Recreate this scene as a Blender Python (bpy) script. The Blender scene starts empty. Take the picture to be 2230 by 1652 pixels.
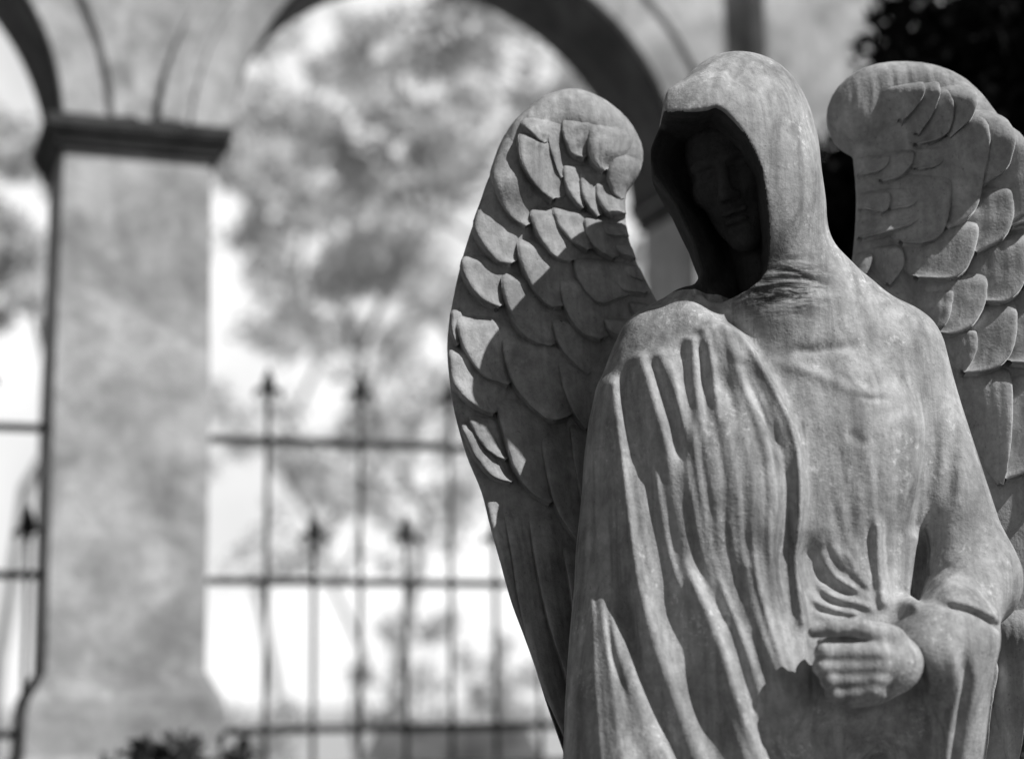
import bpy, math, random
import numpy as np
from mathutils import Vector, Matrix

random.seed(7)
rng = np.random.default_rng(11)
scene = bpy.context.scene
COL = scene.collection

# ------------------------------------------------------------------ camera
F_PX, PW, PH = 4000.0, 2230.0, 1652.0            # focal length in photo pixels, photo size
PITCH, ROLL = math.radians(10.0), math.radians(-0.75)
CAM = np.array([0.0, 0.0, 1.5])
FW = np.array([0, math.cos(PITCH), math.sin(PITCH)])
RT0 = np.array([1.0, 0, 0]); UP0 = np.cross(RT0, FW)
RT = RT0 * math.cos(ROLL) + UP0 * math.sin(ROLL)
UP = -RT0 * math.sin(ROLL) + UP0 * math.cos(ROLL)
cd = bpy.data.cameras.new("camera"); cam = bpy.data.objects.new("camera", cd); COL.objects.link(cam)
cam.matrix_world = Matrix(((RT[0], UP[0], -FW[0], CAM[0]), (RT[1], UP[1], -FW[1], CAM[1]),
                           (RT[2], UP[2], -FW[2], CAM[2]), (0, 0, 0, 1)))
cd.sensor_width = 36.0; cd.lens = 36.0 * F_PX / PW
cd.clip_start = 0.05; cd.clip_end = 2000
cd.dof.use_dof = True; cd.dof.focus_distance = 2.84; cd.dof.aperture_fstop = 1.6
scene.camera = cam

# ------------------------------------------------------------------ light
TO_SUN = Vector((0.54, -0.34, 0.68)).normalized()
w = bpy.data.worlds.new("World"); scene.world = w; w.use_nodes = True
nt = w.node_tree; nt.nodes.clear()
sky = nt.nodes.new("ShaderNodeTexSky"); sky.sky_type = 'NISHITA'; sky.sun_disc = False
sky.air_density = .7; sky.dust_density = .3; sky.altitude = 800
sky.sun_elevation = math.asin(TO_SUN.z); sky.sun_rotation = math.atan2(TO_SUN.x, TO_SUN.y)
bw = nt.nodes.new("ShaderNodeSeparateColor"); bg = nt.nodes.new("ShaderNodeBackground"); wo = nt.nodes.new("ShaderNodeOutputWorld")
bg.inputs[1].default_value = 0.11                # black-and-white film behind a red filter: the sky's red channel
# a bank of bright white cloud stands low in the sky beyond the arcade
wtc = nt.nodes.new("ShaderNodeTexCoord"); wsep = nt.nodes.new("ShaderNodeSeparateXYZ"); nt.links.new(wtc.outputs["Generated"], wsep.inputs[0])
def wmap(src, a, b, va, vb):
    r = nt.nodes.new("ShaderNodeMapRange"); r.interpolation_type = 'SMOOTHSTEP'
    for i, v in zip((1, 2, 3, 4), (a, b, va, vb)): r.inputs[i].default_value = v
    nt.links.new(src, r.inputs[0]); return r.outputs[0]
def wmul(a, b):
    n = nt.nodes.new("ShaderNodeMath"); n.operation = 'MULTIPLY'
    for i, v in enumerate((a, b)):
        if isinstance(v, float): n.inputs[i].default_value = v
        else: nt.links.new(v, n.inputs[i])
    return n.outputs[0]
wn = nt.nodes.new("ShaderNodeTexNoise"); wn.inputs["Scale"].default_value = 5.0; wn.inputs["Detail"].default_value = 6; nt.links.new(wtc.outputs["Generated"], wn.inputs["Vector"])
cloud = wmul(wmul(wmap(wsep.outputs["Y"], .68, .92, 0.0, 1.0), wmap(wsep.outputs["Z"], .62, .30, 0.0, 1.0)), wmap(wn.outputs["Fac"], .3, .62, .55, 1.0))
wmx = nt.nodes.new("ShaderNodeMix"); wmx.data_type = 'FLOAT'
nt.links.new(cloud, wmx.inputs[0]); nt.links.new(bw.outputs[0], wmx.inputs[2]); wmx.inputs[3].default_value = 10.5
nt.links.new(sky.outputs[0], bw.inputs[0]); nt.links.new(wmx.outputs[0], bg.inputs[0]); nt.links.new(bg.outputs[0], wo.inputs[0])
sd = bpy.data.lights.new("sun", 'SUN'); sd.energy = 4.3; sd.angle = math.radians(0.5); sd.color = (1, 1, 1)
so = bpy.data.objects.new("sun", sd); COL.objects.link(so)
so.rotation_euler = TO_SUN.to_track_quat('Z', 'Y').to_euler(); so.location = (6, -6, 9)
scene.view_settings.view_transform = 'Standard'; scene.view_settings.look = 'None'
scene.view_settings.exposure = 0.0; scene.view_settings.gamma = 1.0
scene.cycles.max_bounces = 6; scene.cycles.diffuse_bounces = 2; scene.cycles.transparent_max_bounces = 8

# ------------------------------------------------------------------ helpers: naming, meshes
def setp(o, label=None, cat=None, group=None, kind=None):
    for k, v in (("label", label), ("category", cat), ("group", group), ("kind", kind)):
        if v: o[k] = v
    return o
def empty(name, loc, label, cat, group=None):
    o = bpy.data.objects.new(name, None); COL.objects.link(o); o.location = loc; o.empty_display_size = 0.1
    return setp(o, label, cat, group)
def link_mesh(name, V, Fc, mat, parent=None, smooth=True, normals=None):
    V = np.asarray(V, dtype=np.float64)
    me = bpy.data.meshes.new(name)
    if isinstance(Fc, np.ndarray):
        n, k = Fc.shape
        me.vertices.add(len(V)); me.vertices.foreach_set("co", V.astype(np.float32).ravel())
        me.loops.add(n * k); me.loops.foreach_set("vertex_index", Fc.astype(np.int32).ravel())
        me.polygons.add(n); me.polygons.foreach_set("loop_start", np.arange(0, n * k, k, dtype=np.int32))
        me.update(calc_edges=True); me.validate()
    else:
        me.from_pydata([tuple(v) for v in V], [], [tuple(f) for f in Fc]); me.update()
    if smooth: me.polygons.foreach_set("use_smooth", np.ones(len(me.polygons), dtype=bool))
    if normals is not None and len(me.vertices) == len(V):
        me.normals_split_custom_set_from_vertices([tuple(x) for x in normals])
    me.materials.append(mat)
    o = bpy.data.objects.new(name, me); COL.objects.link(o)
    if parent is not None:
        o.parent = parent; o.matrix_parent_inverse = Matrix.Translation(-Vector(parent_loc(parent)))
    return o
def parent_loc(p):
    v = Vector(p.location); q = p.parent
    if q is not None and q.type == 'MESH': v = Vector((0, 0, 0))
    return v

class MB:
    """collects boxes and tubes into one mesh"""
    def __init__(s): s.V = []; s.F = []
    def add(s, V, F):
        b = len(s.V); s.V += [tuple(v) for v in V]; s.F += [tuple(i + b for i in f) for f in F]
    def prism(s, A, B):            # two rings, capped
        n = len(A); V = list(A) + list(B)
        F = [(i, (i + 1) % n, n + (i + 1) % n, n + i) for i in range(n)] + [tuple(range(n))[::-1], tuple(range(n, 2 * n))]
        s.add(V, F)
    def rings(s, R, cap=True, closed=True):
        n = len(R[0]); V = [p for r in R for p in r]; F = []
        for k in range(len(R) - 1):
            for i in range(n if closed else n - 1):
                j = (i + 1) % n
                F.append((k * n + i, k * n + j, (k + 1) * n + j, (k + 1) * n + i))
        if cap: F += [tuple(range(n))[::-1], tuple((len(R) - 1) * n + i for i in range(n))]
        s.add(V, F)
    def tube(s, pts, rad, n=8):
        pts = [Vector(p) for p in pts]; R = []
        if not hasattr(rad, '__len__'): rad = [rad] * len(pts)
        for i, p in enumerate(pts):
            d = (pts[min(i + 1, len(pts) - 1)] - pts[max(i - 1, 0)]).normalized()
            a = d.orthogonal().normalized() if abs(d.z) > .95 else d.cross(Vector((0, 0, 1))).normalized()
            if abs(d.z) > .95: a = d.cross(Vector((0, 1, 0))).normalized()
            b = d.cross(a)
            R.append([p + (a * math.cos(2 * math.pi * k / n) + b * math.sin(2 * math.pi * k / n)) * rad[i] for k in range(n)])
        s.rings(R)
    def obj(s, name, mat, parent=None, smooth=False): return link_mesh(name, s.V, s.F, mat, parent, smooth)

# ------------------------------------------------------------------ materials
def mat_base(name):
    m = bpy.data.materials.new(name); m.use_nodes = True; t = m.node_tree
    return m, t, t.nodes["Principled BSDF"], t.nodes.new("ShaderNodeTexCoord")
def N(t, kind, **kw):
    n = t.nodes.new(kind)
    for k, v in kw.items():
        if k.startswith("i_"): n.inputs[k[2:].replace("_", " ")].default_value = v
        else: setattr(n, k, v)
    return n
def noise(t, src, scale, detail=4, rough=.55, stretch=None, dist=0):
    if stretch:
        mp = N(t, "ShaderNodeMapping"); mp.inputs["Scale"].default_value = stretch; t.links.new(src, mp.inputs[0]); src = mp.outputs[0]
    n = N(t, "ShaderNodeTexNoise", i_Scale=scale, i_Detail=detail, i_Roughness=rough, i_Distortion=dist)
    t.links.new(src, n.inputs["Vector"]); return n.outputs["Fac"]
def ramp(t, src, a, b, va=0.0, vb=1.0):
    r = N(t, "ShaderNodeMapRange"); r.interpolation_type = 'SMOOTHSTEP'
    for i, v in zip((1, 2, 3, 4), (a, b, va, vb)): r.inputs[i].default_value = v
    t.links.new(src, r.inputs[0]); return r.outputs[0]
def mth(t, op, a, b):
    n = N(t, "ShaderNodeMath", operation=op)
    for i, v in enumerate((a, b)):
        if isinstance(v, (int, float)): n.inputs[i].default_value = v
        else: t.links.new(v, n.inputs[i])
    return n.outputs[0]
def grey(t, fac, p):
    c = N(t, "ShaderNodeCombineColor")
    for i in range(3): t.links.new(fac, c.inputs[i])
    t.links.new(c.outputs[0], p.inputs["Base Color"])
def bump(t, h, p, strength, dist):
    b = N(t, "ShaderNodeBump"); b.inputs["Strength"].default_value = strength; b.inputs["Distance"].default_value = dist
    t.links.new(h, b.inputs["Height"]); t.links.new(b.outputs[0], p.inputs["Normal"])

def stone_mat(name, base, lichen=0.25, streak=0.3, grain=1.0, stains=()):
    m, t, p, tc = mat_base(name); oc = tc.outputs["Object"]
    p.inputs["Roughness"].default_value = .92; p.inputs["Specular IOR Level"].default_value = .15
    blot = mth(t, 'MULTIPLY', ramp(t, noise(t, oc, 9, 5, .6), .3, .7, .80, 1.18), ramp(t, noise(t, oc, 30, 5, .7, None, .6), .32, .68, .86, 1.13))
    fine = ramp(t, noise(t, oc, 90, 5, .7), .3, .7, .90, 1.10)
    st = ramp(t, noise(t, oc, 26, 6, .65, (1, 1, .09), .6), .32, .66, 1 - streak, 1 + streak * .6)
    st2 = ramp(t, noise(t, oc, 60, 5, .6, (1, 1, .045), .3), .54, .70, 1.0, 1 - streak * 1.1)
    run = ramp(t, noise(t, oc, 7, 3, .5, (1, 1, .5)), .42, .60)
    st = mth(t, 'MULTIPLY', st, mth(t, 'ADD', mth(t, 'MULTIPLY', mth(t, 'SUBTRACT', st2, 1.0), run), 1.0))
    spots = ramp(t, noise(t, oc, 120, 3, .6), .52, .66)
    patch = ramp(t, noise(t, oc, 13, 4, .6, None, .8), .50, .66)
    li = mth(t, 'ADD', mth(t, 'MULTIPLY', mth(t, 'MULTIPLY', spots, patch), lichen), 1.0)
    pits = ramp(t, noise(t, oc, 210, 2, .5), .26, .36, .70, 1.0)
    v = mth(t, 'MULTIPLY', mth(t, 'MULTIPLY', blot, fine), mth(t, 'MULTIPLY', st, li))
    v = mth(t, 'MULTIPLY', mth(t, 'MULTIPLY', v, pits), base)
    for (c, r, stretch, amt) in stains:          # dark weather stains with a ragged shape of their own
        mp = N(t, "ShaderNodeMapping"); mp.vector_type = 'POINT'
        mp.inputs["Location"].default_value = tuple(-c[i] / r[i] for i in range(3)); mp.inputs["Scale"].default_value = tuple(1 / x for x in r)
        t.links.new(oc, mp.inputs[0])
        ln = N(t, "ShaderNodeVectorMath", operation='LENGTH'); t.links.new(mp.outputs[0], ln.inputs[0])
        core = ramp(t, ln.outputs["Value"], 1.0, .35)
        rag = ramp(t, noise(t, oc, 40, 6, .7, stretch, .5), .36, .56)
        v = mth(t, 'MULTIPLY', v, mth(t, 'SUBTRACT', 1.0, mth(t, 'MULTIPLY', mth(t, 'MULTIPLY', core, rag), amt)))
    grey(t, v, p)
    h = mth(t, 'ADD', mth(t, 'MULTIPLY', noise(t, oc, 230, 3, .6), .5), mth(t, 'MULTIPLY', noise(t, oc, 60, 5, .65), 1.0))
    h = mth(t, 'ADD', h, mth(t, 'MULTIPLY', noise(t, oc, 70, 4, .6, (1, 1, .12)), .7))
    bump(t, h, p, .55 * grain, .0035)
    return m
def plain_mat(name, base, var=.15, scale=6, rough=.85, b=0.0):
    m, t, p, tc = mat_base(name); p.inputs["Roughness"].default_value = rough; p.inputs["Specular IOR Level"].default_value = .2
    n = noise(t, tc.outputs["Object"], scale, 5, .62)
    grey(t, mth(t, 'MULTIPLY', ramp(t, n, .3, .7, 1 - var, 1 + var), base), p)
    if b: bump(t, noise(t, tc.outputs["Object"], scale * 8, 4, .6), p, b, .02)
    return m
def wall_mat(name, base):
    m, t, p, tc = mat_base(name); oc = tc.outputs["Object"]; p.inputs["Roughness"].default_value = .95; p.inputs["Specular IOR Level"].default_value = .1
    a = ramp(t, noise(t, oc, 2.6, 6, .6, None, .8), .34, .66, .66, 1.2)
    c = ramp(t, noise(t, oc, 9, 5, .65, None, .4), .3, .7, .82, 1.15)
    d = ramp(t, noise(t, oc, 34, 4, .6), .3, .7, .92, 1.08)
    drip = ramp(t, noise(t, oc, 7, 5, .6, (1, 1, .18)), .52, .72, 1.0, .66)
    grey(t, mth(t, 'MULTIPLY', mth(t, 'MULTIPLY', mth(t, 'MULTIPLY', a, c), mth(t, 'MULTIPLY', d, drip)), base), p)
    bump(t, noise(t, oc, 22, 6, .7), p, .5, .02)
    return m
def leaf_mat(name, base, trans, var=.35):
    m, t, p, tc = mat_base(name); p.inputs["Roughness"].default_value = .6; p.inputs["Specular IOR Level"].default_value = .3
    g = N(t, "ShaderNodeNewGeometry")
    v = mth(t, 'MULTIPLY', ramp(t, g.outputs["Random Per Island"], 0, 1, 1 - var, 1 + var), base)
    grey(t, v, p)
    tr = N(t, "ShaderNodeBsdfTranslucent"); c = N(t, "ShaderNodeCombineColor")
    for i in range(3): t.links.new(mth(t, 'MULTIPLY', v, 1.2), c.inputs[i])
    t.links.new(c.outputs[0], tr.inputs[0])
    mx = N(t, "ShaderNodeMixShader"); mx.inputs[0].default_value = trans
    t.links.new(p.outputs[0], mx.inputs[1]); t.links.new(tr.outputs[0], mx.inputs[2])
    t.links.new(mx.outputs[0], t.nodes["Material Output"].inputs[0])
    return m

# ------------------------------------------------------------------ photo pixel -> plane
def ray(px, py): return FW + RT * ((px - PW / 2) / F_PX) - UP * ((py - PH / 2) / F_PX)
Y0 = 2.80                                        # plane through the middle of the statue
S = Y0 / (F_PX * math.cos(PITCH))                # metres per photo pixel on that plane
def on_plane(px, py, Y):
    d = ray(px, py); return CAM + d * ((Y - CAM[1]) / d[1])
def comp(px, py, wd):
    """sculptor's coordinates (u, v) on the statue plane of a point seen at (px, py) that lies wd in front of it"""
    q = on_plane(px, py, Y0 - wd * S); d = np.array([q[0], Y0, q[2]]) - CAM
    z = d @ FW
    return PW / 2 + F_PX * (d @ RT) / z, PH / 2 - F_PX * (d @ UP) / z
def compl(pts, wd): return np.array([comp(x, y, wd) for x, y in pts])
def to_world(P):
    """(u, v, depth) of the sculpture, in photo pixels at the statue plane, to metres"""
    P = np.asarray(P, dtype=np.float64)
    dx = (P[:, 0] - PW / 2) / F_PX; dy = (P[:, 1] - PH / 2) / F_PX
    D = FW[None] + dx[:, None] * RT[None] - dy[:, None] * UP[None]
    t = (Y0 - CAM[1]) / D[:, 1]
    W = CAM[None] + D * t[:, None]
    W[:, 1] = Y0 - P[:, 2] * S
    return W
# ------------------------------------------------------------------ implicit surfaces
def snet(f, xs, ys, zs, blk=12):
    nx, ny, nz = len(xs), len(ys), len(zs)
    A = np.full((nx, ny, nz), 1e3, dtype=np.float32)
    bx = [(i, min(i + blk, nx)) for i in range(0, nx, blk)]; by = [(i, min(i + blk, ny)) for i in range(0, ny, blk)]; bz = [(i, min(i + blk, nz)) for i in range(0, nz, blk)]
    cx = np.array([(xs[a] + xs[b - 1]) / 2 for a, b in bx]); cy = np.array([(ys[a] + ys[b - 1]) / 2 for a, b in by]); cz = np.array([(zs[a] + zs[b - 1]) / 2 for a, b in bz])
    hx = np.array([xs[min(b, nx - 1)] - xs[a] for a, b in bx]); hy = np.array([ys[min(b, ny - 1)] - ys[a] for a, b in by]); hz = np.array([zs[min(b, nz - 1)] - zs[a] for a, b in bz])
    G = np.meshgrid(cx, cy, cz, indexing='ij')
    D = f(*[g.astype(np.float32).ravel() for g in G]).reshape(G[0].shape)
    R = np.sqrt(hx[:, None, None] ** 2 + hy[None, :, None] ** 2 + hz[None, None, :] ** 2) * .5
    act = np.abs(D) < R * 1.7 + 24
    for i, (a, b) in enumerate(bx):
        for j, (c, d) in enumerate(by):
            for k, (e, g) in enumerate(bz):
                if act[i, j, k]: continue
                if D[i, j, k] < 0: A[a:b, c:d, e:g] = -1e3
    ids = np.argwhere(act)
    # evaluate whole columns of blocks at a time
    for i in range(len(bx)):
        for j in range(len(by)):
            ks = [k for k in range(len(bz)) if act[i, j, k]]
            if not ks: continue
            a, b = bx[i]; c, d = by[j]
            zi = np.concatenate([np.arange(*bz[k]) for k in ks])
            g = np.meshgrid(xs[a:b], ys[c:d], zs[zi], indexing='ij')
            A[a:b, c:d, zi] = f(*[q.astype(np.float32).ravel() for q in g]).reshape(g[0].shape)
    In = A < 0
    cnt = np.zeros((nx - 1, ny - 1, nz - 1), dtype=np.uint8)
    for o in np.ndindex(2, 2, 2): cnt += In[o[0]:nx - 1 + o[0], o[1]:ny - 1 + o[1], o[2]:nz - 1 + o[2]]
    cells = np.argwhere((cnt > 0) & (cnt < 8))
    idx = np.full(cnt.shape, -1, dtype=np.int32); idx[tuple(cells.T)] = np.arange(len(cells))
    cor = np.array(list(np.ndindex(2, 2, 2)))
    val = np.stack([A[cells[:, 0] + o[0], cells[:, 1] + o[1], cells[:, 2] + o[2]] for o in cor], 1)
    val = np.clip(val, -60, 60)
    acc = np.zeros((len(cells), 3)); n = np.zeros(len(cells))
    for p in range(8):
        for q in range(p + 1, 8):
            if np.abs(cor[p] - cor[q]).sum() != 1: continue
            m = (val[:, p] < 0) != (val[:, q] < 0)
            t = val[m, p] / (val[m, p] - val[m, q])
            acc[m] += cor[p] + t[:, None] * (cor[q] - cor[p]); n[m] += 1
    fr = acc / n[:, None]
    P = np.empty_like(fr)
    for ax, arr in enumerate((xs, ys, zs)):
        i = cells[:, ax]; P[:, ax] = arr[i] + fr[:, ax] * (arr[i + 1] - arr[i])
    Q = []
    for ax in range(3):
        s0 = [slice(1, -1)] * 3; s0[ax] = slice(0, -1); s1 = [slice(1, -1)] * 3; s1[ax] = slice(1, None)
        e = np.argwhere(In[tuple(s0)] != In[tuple(s1)])
        off = np.ones(3, dtype=int); off[ax] = 0; e = e + off
        flip = In[tuple(e.T)]
        b, c = (ax + 1) % 3, (ax + 2) % 3
        def g(db, dc):
            q = e.copy(); q[:, b] += db; q[:, c] += dc; return idx[tuple(q.T)]
        q = np.stack([g(-1, -1), g(0, -1), g(0, 0), g(-1, 0)], 1)
        q[~flip] = q[~flip][:, ::-1]
        Q.append(q)
    Q = np.concatenate(Q); Q = Q[(Q >= 0).all(1)]
    return P, Q
def smin(a, b, k):
    h = np.maximum(k - np.abs(a - b), 0) / k
    return np.minimum(a, b) - h * h * k * .25
def smax(a, b, k): return -smin(-a, -b, k)
def ell(u, v, w, c, r):
    x, y, z = (u - c[0]) / r[0], (v - c[1]) / r[1], (w - c[2]) / r[2]
    k0 = np.sqrt(x * x + y * y + z * z) + 1e-6
    k1 = np.sqrt((x / r[0]) ** 2 + (y / r[1]) ** 2 + (z / r[2]) ** 2) + 1e-9
    return k0 * (k0 - 1) / k1
def cap(u, v, w, a, b, ra, rb):
    a = np.array(a, dtype=np.float32); b = np.array(b, dtype=np.float32); d = b - a
    t = np.clip(((u - a[0]) * d[0] + (v - a[1]) * d[1] + (w - a[2]) * d[2]) / (d @ d), 0, 1)
    return np.sqrt((u - a[0] - t * d[0]) ** 2 + (v - a[1] - t * d[1]) ** 2 + (w - a[2] - t * d[2]) ** 2) - (ra + (rb - ra) * t)
def spline(pts, n=60):
    """Catmull-Rom through the points, n samples evenly spaced in arc length"""
    p = np.asarray(pts, dtype=np.float64)
    if len(p) < 3:
        t = np.linspace(0, 1, n)[:, None]; return p[0] * (1 - t) + p[-1] * t
    q = np.vstack([2 * p[0] - p[1], p, 2 * p[-1] - p[-2]]); out = []
    for i in range(len(p) - 1):
        a, b, c, d = q[i:i + 4]; t = np.linspace(0, 1, 16, endpoint=False)[:, None]
        out.append(.5 * ((2 * b) + (-a + c) * t + (2 * a - 5 * b + 4 * c - d) * t ** 2 + (-a + 3 * b - 3 * c + d) * t ** 3))
    out = np.vstack(out + [p[-1:]])
    L = np.concatenate([[0], np.cumsum(np.linalg.norm(np.diff(out, axis=0), axis=1))])
    s = np.linspace(0, L[-1], n)
    return np.stack([np.interp(s, L, out[:, k]) for k in range(out.shape[1])], 1)
def poly_sdf(U, Vv, poly):
    p = np.asarray(poly, dtype=np.float64); U = np.asarray(U, dtype=np.float64); Vv = np.asarray(Vv, dtype=np.float64)
    d = np.full(U.shape, 1e12); ins = np.zeros(U.shape, dtype=bool); n = len(p)
    for i in range(n):
        a, b = p[i], p[(i + 1) % n]; e = b - a
        t = np.clip(((U - a[0]) * e[0] + (Vv - a[1]) * e[1]) / (e @ e + 1e-9), 0, 1)
        d = np.minimum(d, (U - a[0] - t * e[0]) ** 2 + (Vv - a[1] - t * e[1]) ** 2)
        c = ((a[1] <= Vv) & (b[1] > Vv)) | ((b[1] <= Vv) & (a[1] > Vv))
        xx = a[0] + (Vv - a[1]) / (b[1] - a[1] + 1e-12) * e[0]
        ins ^= c & (U < xx)
    d = np.sqrt(d); return np.where(ins, -d, d)
class Map2:
    """a scalar field on a (u, v) grid with bilinear lookup"""
    def __init__(s, u0, u1, v0, v1, h=3.0):
        s.u0, s.v0, s.h = u0, v0, h
        s.u = np.arange(u0, u1 + h, h); s.v = np.arange(v0, v1 + h, h)
        s.U, s.V = np.meshgrid(s.u, s.v, indexing='ij'); s.A = np.zeros(s.U.shape, dtype=np.float32)
    def __call__(s, u, v):
        x = np.clip((u - s.u0) / s.h, 0, len(s.u) - 1.001); y = np.clip((v - s.v0) / s.h, 0, len(s.v) - 1.001)
        i = x.astype(np.int32); j = y.astype(np.int32); fx = x - i; fy = y - j; A = s.A
        return (A[i, j] * (1 - fx) + A[i + 1, j] * fx) * (1 - fy) + (A[i, j + 1] * (1 - fx) + A[i + 1, j + 1] * fx) * fy
    def fold(s, pts, amp, wl, wr=None, e0=.12, e1=.12, grow=(1, 1)):
        """a ridge (amp > 0) or valley along a curve; wl / wr: widths to either side; ends fade; width grows along it"""
        wr = wr or wl; q = spline(pts, 50)
        if len(pts) > 4:
            for _ in range(14): q[1:-1] = .5 * q[1:-1] + .25 * (q[:-2] + q[2:])
        W = max(wl, wr) * max(grow) * 2.8
        i0 = max(int((q[:, 0].min() - W - s.u0) / s.h), 0); i1 = int((q[:, 0].max() + W - s.u0) / s.h) + 2
        j0 = max(int((q[:, 1].min() - W - s.v0) / s.h), 0); j1 = int((q[:, 1].max() + W - s.v0) / s.h) + 2
        U = s.U[i0:i1, j0:j1]; V = s.V[i0:i1, j0:j1]
        if U.size == 0: return
        best = np.full(U.shape, 1e12); T = np.zeros(U.shape); sg = np.ones(U.shape)
        for k in range(len(q) - 1):
            a, b = q[k], q[k + 1]; e = b - a; L = e @ e + 1e-9
            t = np.clip(((U - a[0]) * e[0] + (V - a[1]) * e[1]) / L, 0, 1)
            dx = U - a[0] - t * e[0]; dy = V - a[1] - t * e[1]; d = dx * dx + dy * dy
            m = d < best
            best = np.where(m, d, best); T = np.where(m, (k + t) / (len(q) - 1), T)
            sg = np.where(m, np.sign(e[0] * dy - e[1] * dx), sg)
        wd = np.where(sg > 0, wl, wr) * (grow[0] + (grow[1] - grow[0]) * T)
        fade = np.ones_like(T)
        if e0 > 0: fade = fade * np.clip(T / e0, 0, 1) ** 1.5
        if e1 > 0: fade = fade * np.clip((1 - T) / e1, 0, 1) ** 1.5
        s.A[i0:i1, j0:j1] += (amp * fade * np.exp(-best / (wd * wd))).astype(np.float32)

def sstep(a, b, x):
    t = np.clip((x - a) / (b - a), 0, 1); return t * t * (3 - 2 * t)
def vnormals(P, Q):
    n = np.cross(P[Q[:, 2]] - P[Q[:, 0]], P[Q[:, 3]] - P[Q[:, 1]])
    out = np.zeros_like(P)
    for k in range(4): np.add.at(out, Q[:, k], n)
    return out / (np.linalg.norm(out, axis=1, keepdims=True) + 1e-12)
def relax(P, Q, it=1, lam=.5):
    for _ in range(it):
        acc = np.zeros_like(P); c = np.zeros(len(P))
        for k in range(4):
            a, b = Q[:, k], Q[:, (k + 1) % 4]
            np.add.at(acc, a, P[b]); np.add.at(acc, b, P[a]); np.add.at(c, a, 1); np.add.at(c, b, 1)
        P = P * (1 - lam) + lam * acc / np.maximum(c, 1)[:, None]
    return P
def biggest(P, Q):
    lab = np.arange(len(P))
    for _ in range(400):
        m = lab[Q].min(1); n = lab.copy()
        for k in range(4): np.minimum.at(n, Q[:, k], m)
        n = n[n]
        if (n == lab).all(): break
        lab = n
    ids, c = np.unique(lab[Q[:, 0]], return_counts=True)
    P2, Q2, _ = subset(P, Q, lab[Q[:, 0]] == ids[c.argmax()]); return P2, Q2
def subset(P, Q, m, Nn=None):
    q = Q[m]; ids, inv = np.unique(q, return_inverse=True)
    return P[ids], inv.reshape(q.shape), (Nn[ids] if Nn is not None else None)
# zoomed-crop coordinates used while studying the photograph -> photo pixels
def zc(ox, oy, sc): return lambda x, y: ((ox + x / sc) * PW / 2400, (oy + y / sc) * PW / 2400)
z2 = zc(1000, 150, 2.5417); z3 = zc(1000, 700, 1.532); z4 = zc(1850, 80, 2.4655); z5 = zc(1300, 650, 2.5417)
z6 = zc(1750, 650, 2.5415); z7 = zc(1300, 1200, 2.8585); z8 = zc(1800, 1200, 2.8583)
def L(z, *p): return [z(p[i], p[i + 1]) for i in range(0, len(p), 2)]

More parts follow.
